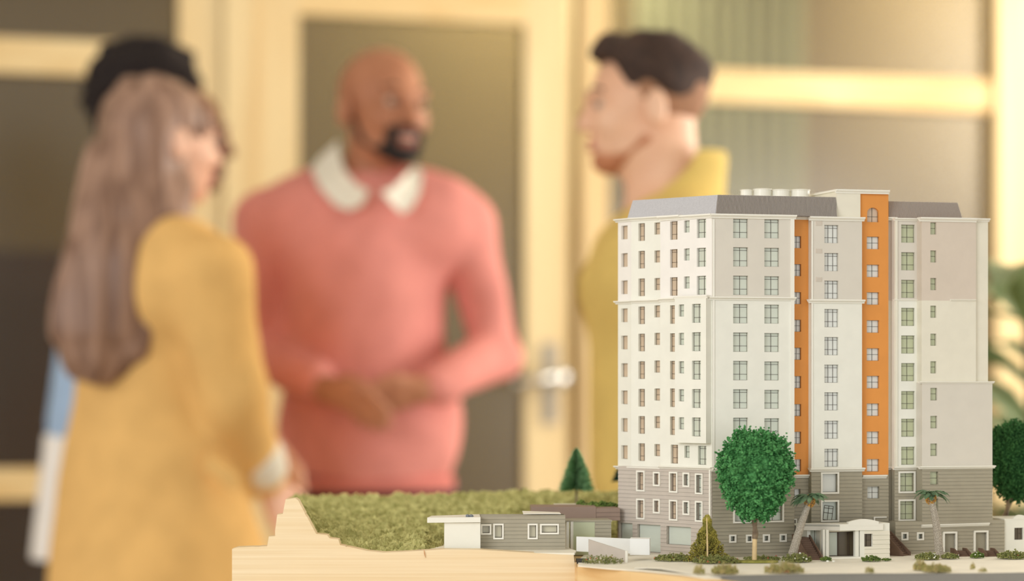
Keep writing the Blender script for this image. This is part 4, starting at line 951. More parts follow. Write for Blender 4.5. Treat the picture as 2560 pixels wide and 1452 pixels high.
# ================================================================== people: smooth solids carved on a voxel grid
import openvdb as vdb
def smin(a, b, k):
    h = np.maximum(k-np.abs(a-b), 0)/k; return np.minimum(a, b)-h*h*k*.25
class Body:
    def __init__(s, lo, hi, h):
        s.h = h; s.lo = np.array(lo, float); n = np.ceil((np.array(hi)-s.lo)/h).astype(int)+1; s.n = n; s.f = np.full(n, 1.0, np.float32)
    def _reg(s, lo, hi):
        a = np.clip(((lo-s.lo)/s.h).astype(int)-1, 0, s.n-1); b = np.clip(((hi-s.lo)/s.h).astype(int)+2, 1, s.n)
        if np.any(b <= a): return None, None
        ax = [s.lo[i]+s.h*np.arange(a[i], b[i]) for i in range(3)]
        X, Y, Z = np.meshgrid(*ax, indexing='ij', sparse=True); sl = tuple(slice(a[i], b[i]) for i in range(3))
        return sl, (X.astype(np.float32), Y.astype(np.float32), Z.astype(np.float32))
    def _mix(s, sl, d, k, sub):
        if sub: s.f[sl] = -smin(-s.f[sl], d, k)
        else: s.f[sl] = smin(s.f[sl], d.astype(np.float32), k)
    def cap(s, a, b, r1, r2=None, k=.02, sub=False, flat=None):
        """rounded cone from a to b; flat=(axis vector, factor) squashes it"""
        a, b = np.array(a, float), np.array(b, float); r2 = r1 if r2 is None else r2; R = max(r1, r2)+k+2*s.h
        if flat is not None: R *= 1.05
        sl, g = s._reg(np.minimum(a, b)-R, np.maximum(a, b)+R)
        if sl is None: return s
        X, Y, Z = g; ba = b-a; L = max(float(ba@ba), 1e-9)
        t = np.clip(((X-a[0])*ba[0]+(Y-a[1])*ba[1]+(Z-a[2])*ba[2])/L, 0, 1)
        dx, dy, dz = X-a[0]-t*ba[0], Y-a[1]-t*ba[1], Z-a[2]-t*ba[2]
        if flat is not None:
            ax, fk = np.array(flat[0], float), flat[1]; ax /= np.linalg.norm(ax); q = dx*ax[0]+dy*ax[1]+dz*ax[2]
            m = (1/fk-1)*q; dx, dy, dz = dx+m*ax[0], dy+m*ax[1], dz+m*ax[2]
        d = np.sqrt(dx*dx+dy*dy+dz*dz)-(r1+(r2-r1)*t)
        s._mix(sl, d, k, sub); return s
    def ell(s, c, r, R=None, k=.02, sub=False):
        c = np.array(c, float); r = np.array(r, float); R = np.eye(3) if R is None else R; m = r.max()+k+2*s.h
        sl, g = s._reg(c-m, c+m)
        if sl is None: return s
        X, Y, Z = (g[i]-c[i] for i in range(3))
        q = [(R[0, i]*X+R[1, i]*Y+R[2, i]*Z)/r[i] for i in range(3)]
        k0 = np.sqrt(q[0]**2+q[1]**2+q[2]**2); k1 = np.sqrt((q[0]/r[0])**2+(q[1]/r[1])**2+(q[2]/r[2])**2)+1e-6
        s._mix(sl, k0*(k0-1)/k1, k, sub); return s
    def cut_z(s, z, above=True):
        Z = (s.lo[2]+s.h*np.arange(s.n[2])).astype(np.float32)[None, None, :]
        s.f = np.maximum(s.f, (Z-z) if above else (z-Z)); return s
    def ripple(s, amp, freq, seed, stretch=(1, 1, 1)):
        """cloth folds: smooth value noise added to the distance"""
        rg = np.random.RandomState(seed); X = [(s.lo[i]+s.h*np.arange(s.n[i]))*freq*stretch[i] for i in range(3)]; tot = 0
        for _ in range(5):
            w_ = rg.normal(size=3); w_ /= np.linalg.norm(w_); ph = rg.uniform(0, 6.28)
            A = w_[0]*X[0][:, None, None]+w_[1]*X[1][None, :, None]+w_[2]*X[2][None, None, :]+ph
            B = .5*np.sin(.37*A[::1]+ph); tot = tot+np.sin(A+2*B)
        s.f += (amp/2.2*tot).astype(np.float32); return s
    def obj(s, name, m, parent, **kw):
        f = np.clip(s.f, -3*s.h, 3*s.h); g = vdb.FloatGrid(3*s.h); g.copyFromArray(np.ascontiguousarray(f, dtype=np.float32)); p, q = g.convertToQuads(0.0)
        p = p.astype(float)*s.h+s.lo
        return mesh_obj(name, p, np.asarray(q)[:, ::-1], m, parent, smooth=True, **kw)
def rotm(fwd, tilt=0., roll=0.):
    """head axes: columns = forward, left, up"""
    f = np.array(fwd, float); f[2] = 0; f /= np.linalg.norm(f); up = np.array([0, 0, 1.]); l = np.cross(up, f)
    f2 = f*math.cos(tilt)+up*math.sin(tilt); u2 = np.cross(f2, l); l2 = l*math.cos(roll)+u2*math.sin(roll); u3 = np.cross(f2, l2)
    return np.stack([f2, l2, u3], 1)
def head(b, c, R, s=1., female=False, beard=False, smile=False):
    Q = lambda f, l, u: np.array(c)+R@(np.array([f, l, u])*s)
    b.ell(Q(-.014, 0, .036), np.array([.098, .076, .084])*s, R, .01)
    b.ell(Q(.022, 0, -.022), np.array([.074, .062, .088])*s, R, .03)
    jw = .048 if female else .054
    b.ell(Q(.026, 0, -.072), np.array([.058, jw, .042])*s, R, .025)
    b.ell(Q(.066, 0, -.100), np.array([.022, .024, .018])*s, R, .02)
    for l in (-1, 1):
        b.ell(Q(.058, l*.038, -.026), np.array([.028, .024, .028])*s, R, .02)
        b.cap(Q(.082, l*.040, .024), Q(.092, l*.010, .020), .010*s, k=.012)
        b.ell(Q(.100, l*.033, .003), np.array([.022, .020, .012])*s, R, .008, sub=True)
        b.ell(Q(-.010, l*.084, -.010), np.array([.020, .011, .034])*s, R, .006)
        b.ell(Q(-.004, l*.096, -.008), np.array([.010, .006, .020])*s, R, .005, sub=True)
    b.cap(Q(.088, 0, .010), Q(.108, 0, -.030), .009*s, .013*s, k=.012)
    for l in (-1, 1): b.ell(Q(.096, l*.013, -.034), np.array([.012, .009, .009])*s, R, .006)
    b.ell(Q(.086, 0, -.060), np.array([.013, .026, .007])*s, R, .006); b.ell(Q(.084, 0, -.071), np.array([.012, .022, .008])*s, R, .006)
    if smile: b.ell(Q(.096, 0, -.066), np.array([.014, .026, .008])*s, R, .004, sub=True)
    return Q
def eyes(Q, R, s, parent, iris=(60, 40, 26), brow=None, lips=None, teeth=False):
    v, f = ico(3)
    for l in (-1, 1):
        e = mesh_obj('eye', v*.0112*s+Q(.0785, l*.033, .002), f, M['eye_white'], parent, smooth=True)
        mesh_obj('iris', (v*np.array([.0035, .0062, .0062])*s)@R.T+Q(.0875, l*.033, .002), f, mat('iris', iris, .2), e, smooth=True)
        if brow:
            g = G(); g.tube([Q(.090, l*.014, .026), Q(.092, l*.034, .032), Q(.078, l*.054, .026)], [.0035*s, .0042*s, .002*s], 7); g.obj('eyebrow', brow, parent)
    if lips:
        for u, h in ((-.0595, .0052), (-.0725, .0062)):
            mesh_obj('lip', (v*np.array([.010, .023, h])*s)@R.T+Q(.0915, 0, u-(.004 if teeth and u < -.065 else 0)), f, lips, parent, smooth=True)
    if teeth: mesh_obj('teeth', (v*np.array([.008, .019, .006])*s)@R.T+Q(.0905, 0, -.0655), f, M['eye_white'], parent, smooth=True)
def hand(b, wr, kn, side, curl, spread=.019, r=.0088, thumb=1.):
    """palm from wrist to knuckles, four curled fingers and a thumb. side: across-palm unit vector towards the thumb; curl: bending direction"""
    wr, kn, side, curl = (np.array(q, float) for q in (wr, kn, side, curl)); side /= np.linalg.norm(side); curl /= np.linalg.norm(curl); fw = (kn-wr); L = np.linalg.norm(fw); fw /= L
    for i, o in enumerate((1.35, .45, -.45, -1.3)):
        b.cap(wr+side*o*spread*.45, kn+side*o*spread*.95, .0135, .0112, k=.014)
    lens = (.072, .080, .074, .058)
    for i, o in enumerate((1.4, .47, -.47, -1.35)):
        k0 = kn+side*o*spread; l = lens[i]; d = fw; p = k0
        for j, (fr, ang) in enumerate(((.45, .35), (.31, .95), (.24, 1.45))):
            dd = fw*math.cos(ang)+curl*math.sin(ang); q = p+dd*l*fr; b.cap(p, q, r*(1-.09*j), r*(.94-.09*j), k=.004); p = q
    t0 = wr+side*spread*1.1+fw*L*.25; t1 = t0+(side*.8+fw*.75+curl*.25)*.030*thumb; t2 = t1+(side*.25+fw*.9+curl*.35)*.030; t3 = t2+(fw*.85+curl*.55-side*.1)*.024
    b.cap(t0, t1, .0125, .0108, k=.012); b.cap(t1, t2, .0102, .0092, k=.004); b.cap(t2, t3, .0090, .0078, k=.003)
addm('eye_white', (186, 168, 152), .3)
def skinm(nm, rgb, r2): return mat(nm, rgb, .5, rgb2=r2, scale=14, bump=.15, bscale=400, bdist=.0003, spec=.45)
def cloth(nm, rgb, var=.06, sc=18): return mat(nm, rgb, .85, var=var, scale=sc, bump=.35, bscale=600, bdist=.0006, spec=.15)
def legs(b, hipc, fwd, r0=.092, gap=.095, k=.03, feet=True, off=0., stance=.02):
    f = np.array([fwd[0], fwd[1], 0.]); f /= np.linalg.norm(f); l = np.array([-f[1], f[0], 0]); c = np.array([hipc[0], hipc[1], 0])
    for s_ in (-1, 1):
        h = c+l*s_*gap+[0, 0, hipc[2]-.03]; kn = c+l*s_*(gap+stance*.5)+f*.015+[0, 0, .50]; an = c+l*s_*(gap+stance)-f*.02+[0, 0, .095]
        b.cap(h, kn, r0+off, .060+off, k=k); b.cap(kn, an+[0, 0, .02], .058+off, .040+off*1.4, k=k); 
        if not off: b.ell(kn-f*.02-[0, 0, .12], (.045, .045, .10), None, .03)
        if feet and not off:
            b.cap(an, an+f*.03-[0, 0, .045], .034, .034, k=.02); b.cap(an-[0, 0, .05]-f*.03, an+f*.13-[0, 0, .062], .032, .027, k=.02, flat=((0, 0, 1), .85))
    return c, l, f
def shoes(c, l, f, m, par, gap=.08, stance=.02, h=.006):
    for s_ in (-1, 1):
        an = c+l*s_*(gap+stance)-f*.02+[0, 0, .095]; b = Body(an-[.24, .24, .12], an+[.24, .24, .08], h)
        b.cap(an-[0, 0, .05]-f*.045, an+f*.155-[0, 0, .058], .042, .036, k=.02); b.cap(an, an-[0, 0, .05], .044, .044, k=.03); b.cut_z(.0, above=False)
        sh = b.obj('shoe', m, par); q = Body(an-[.24, .24, .12], an+[.24, .24, .0], h); q.cap(an-[0, 0, .05]-f*.047, an+f*.157-[0, 0, .058], .045, .040, k=.02); q.cut_z(.0, above=False); q.cut_z(.022); q.obj('sole', M['dark'], sh)
MM = 1.0
# ---------------------------------------------------------------- man in the coral sweater
d = 5.14; J = lambda x, y, o=0.: P(x, y, d+o)
R = rotm((math.sin(.62), -math.cos(.62), 0), .02, -.05); hc = J(958, 272, -.02)
pr = root('person', (J(930, 940)[0], d, 0), 'bald bearded man in a coral sweater with white collar, hands clasped', 'person')
sk = skinm('skin_brown', (164, 108, 78), (184, 126, 94)); cs = cloth('coral_knit', (220, 144, 134), .05)
hip = J(930, 1130, .02)
b = Body((hip[0]-.42, d-.42, -.01), (hip[0]+.42, d+.25, 1.80), .0046)
Q = head(b, hc, R, 1.08, smile=True)
nb = J(925, 470, .01); b.cap(hc+R@np.array([-.025, 0, -.06]), nb, .056, .062, k=.03)
shR, shL = J(672, 552, .0), J(1172, 560, .02); elR, elL = J(640, 868, .03), J(1240, 885, .02); wrR, wrL = J(815, 972, -.185), J(1055, 972, -.175)
b.cap(J(860, 610), J(1000, 610), .098, .098, k=.03, flat=((0, 1, 0), .8)); b.cap(J(925, 650, .01), hip, .135, .130, k=.04, flat=((0, 1, 0), .75)); b.cap(nb, (shR+nb)/2, .05, .05, k=.05); b.cap(nb, (shL+nb)/2, .05, .05, k=.05)
for s_, e, w_ in ((shR, elR, wrR), (shL, elL, wrL)): b.cap(s_, e, .054, .042, k=.04); b.cap(e, w_, .042, .027, k=.02)
b.ell(hip, (.150, .105, .12), None, .03); c, l, f = legs(b, hip, (.1, -1), r0=.088, gap=.08); 
hand(b, wrR, J(890, 1000, -.235), (.25, -.45, .8), (.55, .35, -.75)); hand(b, wrL, J(985, 990, -.20), (-.3, -.45, .8), (-.55, -.1, -.8))
bo = b.obj('body', sk, pr)
eyes(Q, R, 1.08, pr, brow=mat('brow_black', (40, 30, 26), .9), lips=mat('lip_rose', (150, 88, 76), .5), teeth=True)
bd = Body(hc-.2, hc+.2, .004)          # beard around the mouth and along the jaw
Qb = lambda a, b_, c_: hc+R@(np.array([a, b_, c_])*1.08)
bd.ell(Qb(.068, 0, -.097), (.030, .034, .022), R, .01)
for s_ in (-1, 1):
    bd.cap(Qb(.082, s_*.031, -.055), Qb(.074, s_*.028, -.088), .012, .014, k=.012); bd.cap(Qb(.095, s_*.008, -.047), Qb(.083, s_*.030, -.055), .0075, .009, k=.008)
    bd.cap(Qb(.060, s_*.036, -.092), Qb(.020, s_*.055, -.068), .012, .0085, k=.015); bd.cap(Qb(.020, s_*.055, -.068), Qb(-.002, s_*.066, -.03), .0085, .005, k=.012)
bd.obj('beard', mat('beard_black', (38, 32, 30), .95, var=.2, scale=200), pr)
hr = Body(hc-.2, hc+.2, .005); hr.ell(Qb(-.020, 0, .034), (.099, .0785, .0865), R, .01); hr.ell(Qb(.115, 0, .03), (.105, .12, .13), R, .004, sub=True); hr.ell(Qb(0, 0, -.12), (.2, .2, .12), R, .004, sub=True)
hr.obj('cropped_hair', mat('stubble_hair', (84, 54, 42), .85, var=.15, scale=200), pr)
s = Body((hip[0]-.42, d-.35, .78), (hip[0]+.42, d+.25, 1.56), .006)
s.cap(J(800, 565), J(1050, 565), .115, .115, k=.05, flat=((0, 1, 0), .95)); s.cap(J(900, 650, .0), J(924, 1120, .01), .176, .178, k=.06, flat=((0, 1, 0), .78)); s.ell(J(930, 1060, .0), (.185, .135, .17), None, .05)
s.cap(J(700, 720, .02), J(715, 880, .02), .045, .05, k=.02); s.cap(J(860, 490, .01), shR, .052, .062, k=.07); s.cap(J(990, 492, .01), shL, .052, .062, k=.07)
for s_, e, w_, t_ in ((shR, elR, wrR, .88), (shL, elL, wrL, .86)):
    s.cap(s_, e, .064, .056, k=.02); s.cap(e, e+(w_-e)*t_, .056, .046, k=.02)
s.ripple(.0065, 26, 3, (1, 1, .6)); s.ripple(.0035, 55, 33, (1, 1, .8)); s.cut_z(EYE+(HOR-1222)*d/F, above=False)
s.ell(nb+[0, 0, .03], (.072, .068, .055), None, .02, sub=True); so = s.obj('sweater', cs, pr)
q = Body((hip[0]-.3, d-.25, EYE+(HOR-1222)*d/F-.012), (hip[0]+.3, d+.25, .92), .006); q.cap(J(928, 1100, .01), J(928, 1260, .01), .181, .178, k=.05, flat=((0, 1, 0), .78)); q.cut_z(EYE+(HOR-1190)*d/F); q.cut_z(EYE+(HOR-1224)*d/F, above=False); q.obj('ribbed_hem', cloth('coral_rib', (202, 122, 112)), so)
cl = cloth('collar_white', (232, 228, 214), .02)
for pts_ in ([(845, 352, .01), (800, 392, -.02), (778, 420, -.06), (800, 470, -.13), (838, 512, -.165), (872, 526, -.172), (905, 512, -.172), (922, 478, -.165), (890, 462, -.15), (862, 430, -.12), (850, 395, -.08)],
             [(1040, 415, -.03), (1056, 430, -.06), (1050, 478, -.125), (1030, 520, -.16), (1006, 535, -.168), (975, 505, -.172), (955, 480, -.168), (985, 468, -.155), (1012, 440, -.11)]):
    g = G(); A = [J(x, y, o) for x, y, o in pts_]; c_ = sum(A)/len(A)+[0, -.006, 0]; n_ = len(A)
    v_ = A+[c_]+[a+np.array([0, .010, .002]) for a in A]+[c_+[0, .012, 0]]
    g.add(v_, [(k, (k+1) % n_, n_) for k in range(n_)]+[(n_+1+(k+1) % n_, n_+1+k, 2*n_+1) for k in range(n_)]+[(k, n_+1+k, n_+1+(k+1) % n_, (k+1) % n_) for k in range(n_)]); g.obj('collar', cl, pr)
g = Body(nb-.16, nb+[.16, .16, .14], .005); g.cap(nb+[0, .005, -.01], nb+[.0, .01, .062], .082, .070, k=.01, flat=((0, 1, 0), .95)); g.cap(nb-[0, 0, .08], nb+[0, 0, .12], .071, .060, k=.004, sub=True); g.cut_z(nb[2]+.062); g.ell(nb+[.02, -.10, .06], (.065, .06, .085), None, .004, sub=True); g.obj('collar', cl, pr)
def trousers(hip, fw, m, par, off=.018, top=None, gap=.08, w_=.162):
    t = Body((hip[0]-.34, hip[1]-.3, .04), (hip[0]+.34, hip[1]+.3, hip[2]+.17), .008)
    hh_ = min(.135, w_*.86); t.ell(hip, (w_ if abs(fw[1]) > .6 else hh_, hh_ if abs(fw[1]) > .6 else w_, .13), None, .03); t.cap(hip, hip+[0, 0, .14], w_*.84, w_*.80, k=.04, flat=((fw[0], fw[1], 0), .8)); legs(t, hip, fw, off=off, gap=gap, r0=.086 if w_ > .155 else .076); t.cut_z(.085, above=False); t.cut_z(top or hip[2]+.13); t.ripple(.003, 30, 5, (1, 1, .4)); return t.obj('trousers', m, par)
s_fix = 0; tr = trousers(hip, (.1, -1), cloth('navy_cloth', (40, 40, 52)), pr, top=.885)
shoes(c, l, f, mat('brown_leather', (92, 58, 38), .35), pr)

# ---------------------------------------------------------------- woman in the mustard blazer, seen from behind
d = 4.68; J = lambda x, y, o=0.: P(x, y, d+o)
R = rotm((.84, .54, 0), .0, 0.); hc = J(415, 356, 0)
pr = root('person', (J(370, 940)[0], d, 0), 'woman with long brown hair in a mustard blazer turned towards the man in coral', 'person')
sk = skinm('skin_light', (222, 172, 144), (234, 188, 162)); ms = cloth('mustard_cloth', (228, 184, 116), .05)
hip = J(380, 1150, .02); fw = (.84, .54)
b = Body((hip[0]-.45, d-.35, -.01), (hip[0]+.45, d+.40, 1.75), .0046)
Q = head(b, hc, R, .97, female=True); nb = J(400, 560, .0); b.cap(hc+R@np.array([-.028, 0, -.06]), nb, .047, .052, k=.03)
shn, shf = J(520, 690, -.12), J(300, 660, .16); eln, wrn = J(585, 985, -.10), J(665, 1195, .03); elf, wrf = J(400, 960, .22), J(600, 1110, .16)
b.cap(J(450, 720, -.05), J(340, 720, .10), .10, .10, k=.05); b.cap(J(400, 760, .03), hip, .115, .125, k=.05); b.ell(hip, (.125, .125, .12), None, .05)
for s_, e, w_ in ((shn, eln, wrn), (shf, elf, wrf)): b.cap(s_, e, .045, .036, k=.04); b.cap(e, w_, .035, .024, k=.02)
b.cap(nb, (nb+shn)/2, .045, .045, k=.04); b.cap(nb, (nb+shf)/2, .045, .045, k=.04)
c, l, f = legs(b, hip, fw, gap=.07, r0=.076)
hand(b, wrn, wrn+np.array([.028, .03, -.075]), (.6, .6, .2), (.6, .2, -.5), r=.0082); hand(b, wrf, wrf+np.array([.07, -.02, -.03]), (.1, .3, .8), (.3, -.3, -.8), r=.0082)
bo = b.obj('body', sk, pr); eyes(Q, R, .97, pr, brow=mat('brow_brown', (90, 62, 44), .9), lips=mat('lip_pink', (190, 108, 100), .5))
hm = wood('brown_hair', (172, 138, 118), (108, 78, 62), (26, 26, 1.2), 1.6, rough=.42, bump=.5)
h = Body((J(120, 0)[0]-.05, d-.30, EYE-.02), (J(520, 0)[0]+.05, d+.22, 1.74), .0052)
Qh = lambda a, b_, c_: hc+R@(np.array([a, b_, c_])*.97)
h.ell(Qh(-.020, 0, .038), (.110, .090, .092), R, .01); h.ell(Qh(-.055, 0, -.03), (.075, .088, .10), R, .03)
h.ell(Qh(.128, 0, -.015), (.086, .12, .104), R, .01, sub=True)
h.ell(Qh(.048, -.098, -.055), (.060, .035, .085), R, .01, sub=True); 
for (x, y, r_, o), (x2, y2, r2, o2) in zip(*(lambda L: (L[:-1], L[1:]))([(375, 330, .090, -.02), (352, 450, .104, -.045), (335, 560, .112, -.07), (312, 680, .118, -.09), (284, 760, .113, -.10), (266, 820, .104, -.105), (268, 850, .085, -.10)])):
    h.cap(J(x, y, o), J(x2, y2, o2), r_, r2, k=.03, flat=((-.5, .85, 0), .62))
h.cap(J(452, 470, -.06), J(440, 590, -.08), .028, .022, k=.03); h.cap(J(440, 590, -.08), J(385, 720, -.11), .030, .026, k=.03)
h.cap(J(385, 720, -.11), J(350, 870, -.13), .03, .018, k=.03)
h.ripple(.0055, 70, 8, (1.2, 1.2, .10)); h.ripple(.0025, 170, 18, (1, 1, .06)); h.obj('long_hair', hm, pr)
s = Body((J(60, 0)[0], d-.38, .52), (J(760, 0)[0], d+.42, 1.50), .0068)
s.cap(J(450, 700, -.06), J(330, 700, .12), .118, .118, k=.06); s.cap(J(380, 760, .02), J(365, 980, .02), .148, .138, k=.06, flat=((.84, .54, 0), .85))
s.cap(J(365, 980, .02), J(385, 1160, .02), .138, .174, k=.06, flat=((.84, .54, 0), .9)); s.cap(J(385, 1160, .02), J(402, 1560, .02), .176, .262, k=.06, flat=((.84, .54, 0), .9))
for s_, e, w_, t_ in ((shn, eln, wrn, .93), (shf, elf, wrf, .9)): s.cap(s_, e, .080, .066, k=.02); s.cap(e, e+(w_-e)*t_, .066, .050, k=.02)
s.cap(nb+[.01, 0, -.02], (nb+shn)/2+[0, 0, -.01], .05, .06, k=.05); s.cap(nb+[0, 0, -.02], (nb+shf)/2, .05, .06, k=.05)
s.ripple(.0075, 22, 6, (1, 1, .45)); s.ripple(.0050, 48, 26, (1, 1, .8)); s.cut_z(.60, above=False); s.ell(nb+[.01, 0, .035], (.062, .062, .05), None, .02, sub=True); bl = s.obj('blazer', ms, pr)
wc = cloth('cuff_white', (228, 222, 206), .02)
for e, w_ in ((eln, wrn), (elf, wrf)):
    q = Body(w_-.14, w_+.14, .005); v_ = (w_-e)/np.linalg.norm(w_-e); q.cap(w_-v_*.05, w_+v_*.022, .052, .046, k=.01); q.cap(w_+v_*.03, w_+v_*.06, .06, .06, k=.003, sub=True); q.obj('shirt_cuff', wc, pr)
g = Body(J(560, 1180, -.2)-.1, J(560, 1180, -.2)+.1, .005)
pc = [J(520, 1130, -.165), J(598, 1190, -.165)]; q = G(); vx = pc[1]-pc[0]; q.box(pc[0], vx, (0, .02, 0), (-.012, 0, -.03)); q.obj('pocket_flap', ms, bl)
trousers(hip, fw, cloth('beige_cloth', (176, 140, 100)), pr, top=.70, gap=.07, w_=.135)
shoes(c, l, f, mat('tan_leather', (150, 104, 66), .4), pr, gap=.07)

# ---------------------------------------------------------------- person with black curly hair, behind the woman
d = 5.36; J = lambda x, y, o=0.: P(x, y, d+o)
R = rotm((.98, -.10, 0), -.04, 0.); hc = J(456, 345, 0)
pr = root('person', (J(300, 940)[0], d, 0), 'person with rounded black curly hair in a blue top and white tunic hem, mostly hidden', 'person')
sk = skinm('skin_deep', (112, 72, 52), (132, 88, 62))
hip = J(290, 1130, .02); fw = (1, -.1)
b = Body((hip[0]-.40, d-.32, -.01), (hip[0]+.46, d+.32, 1.86), .0048)
Q = head(b, hc, R, 1.0, female=True); nb = J(385, 560, .0); b.cap(hc+R@np.array([-.03, 0, -.06]), nb, .048, .052, k=.03)
shn, shf = J(330, 660, -.17), J(350, 650, .17); eln, wrn = J(300, 930, -.20), J(440, 1050, -.16); elf, wrf = J(330, 930, .2), J(460, 1040, .12)
b.cap(J(340, 690, -.07), J(345, 690, .07), .10, .10, k=.05); b.cap(J(335, 720), hip, .115, .13, k=.05); b.ell(hip, (.13, .155, .12), None, .05)
for s_, e, w_ in ((shn, eln, wrn), (shf, elf, wrf)): b.cap(s_, e, .045, .037, k=.04); b.cap(e, w_, .035, .024, k=.02); b.cap(nb, (nb+s_)/2, .045, .045, k=.04)
c, l, f = legs(b, hip, fw, gap=.07, r0=.076)
hand(b, wrn, wrn+np.array([.08, .02, -.02]), (0, .3, .9), (.3, .4, -.8), r=.0082); hand(b, wrf, wrf+np.array([.08, -.02, -.02]), (0, -.3, .9), (.3, -.4, -.8), r=.0082)
b.obj('body', sk, pr); eyes(Q, R, 1.0, pr, brow=mat('brow_dark', (34, 26, 24), .9), lips=mat('lip_brown', (120, 66, 58), .5))
h = Body(hc-.30, hc+.30, .005); hcc = J(352, 235, .01); h.ell(hcc, (.128, .125, .128), None, .02); h.ell(J(395, 190, 0), (.085, .10, .075), None, .03); h.ell(hc+R@np.array([.135, 0, -.03]), (.095, .12, .12), None, .01, sub=True)
h.ripple(.006, 110, 9); h.obj('curly_hair', mat('black_hair', (34, 26, 26), .9, var=.3, scale=120, bump=.8, bscale=300, bdist=.003), pr)
bt = cloth('blue_cloth', (166, 192, 224)); wt = cloth('white_cloth', (246, 242, 238), .02)
zb = EYE+(HOR-1088)*d/F; zc = EYE+(HOR-1392)*d/F
s = Body((hip[0]-.36, d-.36, .64), (hip[0]+.46, d+.36, 1.52), .0068)
s.cap(J(340, 680, -.09), J(345, 680, .09), .115, .115, k=.06); s.cap(J(330, 740), J(268, 1060), .14, .135, k=.06, flat=((0, 1, 0), 1.1))
for s_, e, w_ in ((shn, eln, wrn), (shf, elf, wrf)): s.cap(s_, e, .064, .052, k=.05); s.cap(e, e+(w_-e)*.9, .052, .04, k=.03); s.cap(nb-[0, 0, .02], (nb+s_)/2, .05, .055, k=.05)
s.ripple(.004, 26, 7); s.cut_z(zb, above=False); s.ell(nb+[0, 0, .03], (.06, .06, .05), None, .02, sub=True); s.obj('blue_top', bt, pr)
s = Body((hip[0]-.36, d-.30, zc-.02), (hip[0]+.36, d+.30, zb+.03), .0068); s.cap(J(268, 1040), J(235, 1400), .130, .138, k=.05, flat=((0, 1, 0), 1.15)); s.cut_z(zb+.002); s.cut_z(zc, above=False); s.ripple(.004, 30, 12, (1, 1, .4)); s.obj('tunic_hem', wt, pr)
trousers(hip-[.03, 0, .05], fw, cloth('dark_brown_cloth', (70, 50, 36)), pr, gap=.07, w_=.145, top=.86)
shoes(c, l, f, mat('black_leather', (40, 38, 38), .35), pr, gap=.07)

# ---------------------------------------------------------------- man in the yellow shirt, in profile
d = 4.30; J = lambda x, y, o=0.: P(x, y, d+o)
R = rotm((-.99, -.12, 0), -.03, 0.); hc = J(1606, 268, 0)
pr = root('person', (J(1680, 940)[0], d, 0), 'man with short dark hair in an olive yellow shirt, in profile behind the block', 'person')
sk = skinm('skin_tan', (226, 176, 144), (236, 192, 162)); ys = cloth('yellow_cloth', (218, 190, 112), .05)
hip = J(1680, 1170, .02); fw = (-1, -.12)
b = Body((hip[0]-.40, d-.32, -.01), (hip[0]+.40, d+.32, 1.75), .0046)
Q = head(b, hc, R, 1.0); nb = J(1672, 545, .0); b.cap(hc+R@np.array([-.035, 0, -.05]), nb, .058, .064, k=.03); b.cap(hc+R@np.array([-.02, 0, -.06]), nb+[-.015, 0, 0], .05, .055, k=.03)
shn, shf = J(1690, 650, -.20), J(1690, 640, .20); eln, wrn = J(1730, 1000, -.23), J(1660, 1290, -.22); elf, wrf = J(1640, 980, .22), J(1600, 1280, .20)
b.cap(J(1690, 690, -.10), J(1690, 690, .10), .115, .115, k=.05); b.cap(J(1690, 740), hip, .14, .135, k=.05); b.ell(hip, (.125, .165, .12), None, .05)
for s_, e, w_ in ((shn, eln, wrn), (shf, elf, wrf)): b.cap(s_, e, .054, .042, k=.04); b.cap(e, w_, .040, .027, k=.02); b.cap(nb, (nb+s_)/2, .05, .05, k=.05)
c, l, f = legs(b, hip, fw, r0=.088, gap=.08)
hand(b, wrn, wrn+np.array([-.015, .0, -.085]), (-1, 0, 0), (-.2, .9, -.2)); hand(b, wrf, wrf+np.array([-.015, -.0, -.085]), (-1, 0, 0), (-.2, -.9, -.2))
b.obj('body', sk, pr); eyes(Q, R, 1.0, pr, brow=mat('brow_black2', (52, 38, 30), .9), lips=mat('lip_rose2', (196, 120, 104), .5))
hh = mat('dark_hair', (52, 38, 32), .8, rgb2=(74, 54, 44), scale=60, bump=.8, bscale=260, bdist=.003)
h = Body(hc-.22, hc+.24, .0045); Qh = lambda a, b_, c_: hc+R@np.array([a, b_, c_])
h.ell(Qh(-.022, 0, .052), (.105, .083, .084), R, .01); h.ell(Qh(.044, 0, .094), (.052, .060, .034), R, .03)
h.ell(Qh(.150, 0, .00), (.085, .12, .088), R, .01, sub=True); h.ell(Qh(.0, 0, -.10), (.12, .2, .130), R, .015, sub=True); h.ell(Qh(.105, 0, -.02), (.085, .2, .110), R, .01, sub=True); h.ell(Qh(-.11, 0, -.06), (.08, .2, .07), R, .01, sub=True)
h.ripple(.004, 90, 13); h.obj('hair', hh, pr)
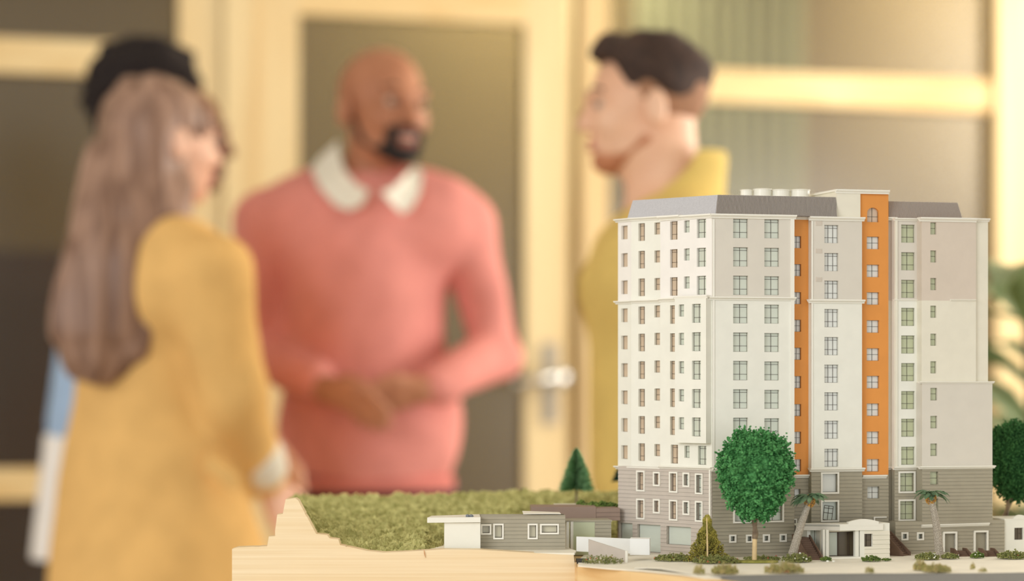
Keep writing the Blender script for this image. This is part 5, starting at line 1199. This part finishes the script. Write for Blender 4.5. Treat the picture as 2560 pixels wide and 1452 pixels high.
h = Body(hc-.22, hc+.2, .0045); h.ell(Qh(-.020, 0, .030), (.1005, .079, .086), R, .01); h.ell(Qh(.12, 0, .0), (.115, .12, .15), R, .01, sub=True); h.ell(Qh(-.02, 0, -.14), (.2, .2, .12), R, .01, sub=True); h.obj('faded_sides', mat('fade_hair', (158, 116, 88), .8, var=.1, scale=100), pr)
h = Body(hc-.22, hc+.2, .004); h.ell(Qh(.060, 0, -.094), (.034, .040, .026), R, .01)
for s_ in (-1, 1): h.cap(Qh(.05, s_*.037, -.092), Qh(.005, s_*.058, -.062), .013, .010, k=.012)
h.obj('light_beard', mat('light_beard', (186, 124, 90), .85, var=.1, scale=100), pr)
s = Body((hip[0]-.40, d-.36, .76), (hip[0]+.40, d+.36, 1.52), .0064)
s.cap(J(1690, 680, -.11), J(1690, 680, .11), .132, .132, k=.06); s.cap(J(1688, 760), J(1680, 1180), .152, .150, k=.06, flat=((0, 1, 0), 1.1))
s.cap(nb+[.02, 0, -.01], J(1800, 620), .06, .08, k=.06); s.cap(J(1600, 640), J(1600, 700), .07, .10, k=.06)
for s_, e, w_ in ((shn, eln, wrn), (shf, elf, wrf)): s.cap(s_, e, .076, .062, k=.05); s.cap(e, e+(w_-e)*.9, .060, .046, k=.03); s.cap(nb-[0, 0, .01], (nb+s_)/2, .055, .065, k=.05)
s.ripple(.005, 24, 16, (1, 1, .6)); s.cut_z(.80, above=False); s.ell(nb+[-.01, 0, .04], (.07, .066, .055), None, .02, sub=True); s.obj('shirt', ys, pr)
g = Body(nb-.18, nb+[.20, .18, .22], .005); g.cap(nb+[.005, 0, -.015], nb+[.030, 0, .10], .092, .074, k=.01); g.cap(nb-[0.01, 0, .08], nb+[.026, 0, .18], .082, .062, k=.004, sub=True); g.ell(nb+[-.09, 0, .14], (.155, .14, .125), None, .01, sub=True); g.cut_z(nb[2]+.118); g.obj('collar', ys, pr)
trousers(hip, fw, cloth('grey_cloth', (84, 82, 80)), pr, top=.90)
shoes(c, l, f, mat('dark_leather', (60, 48, 40), .35), pr)
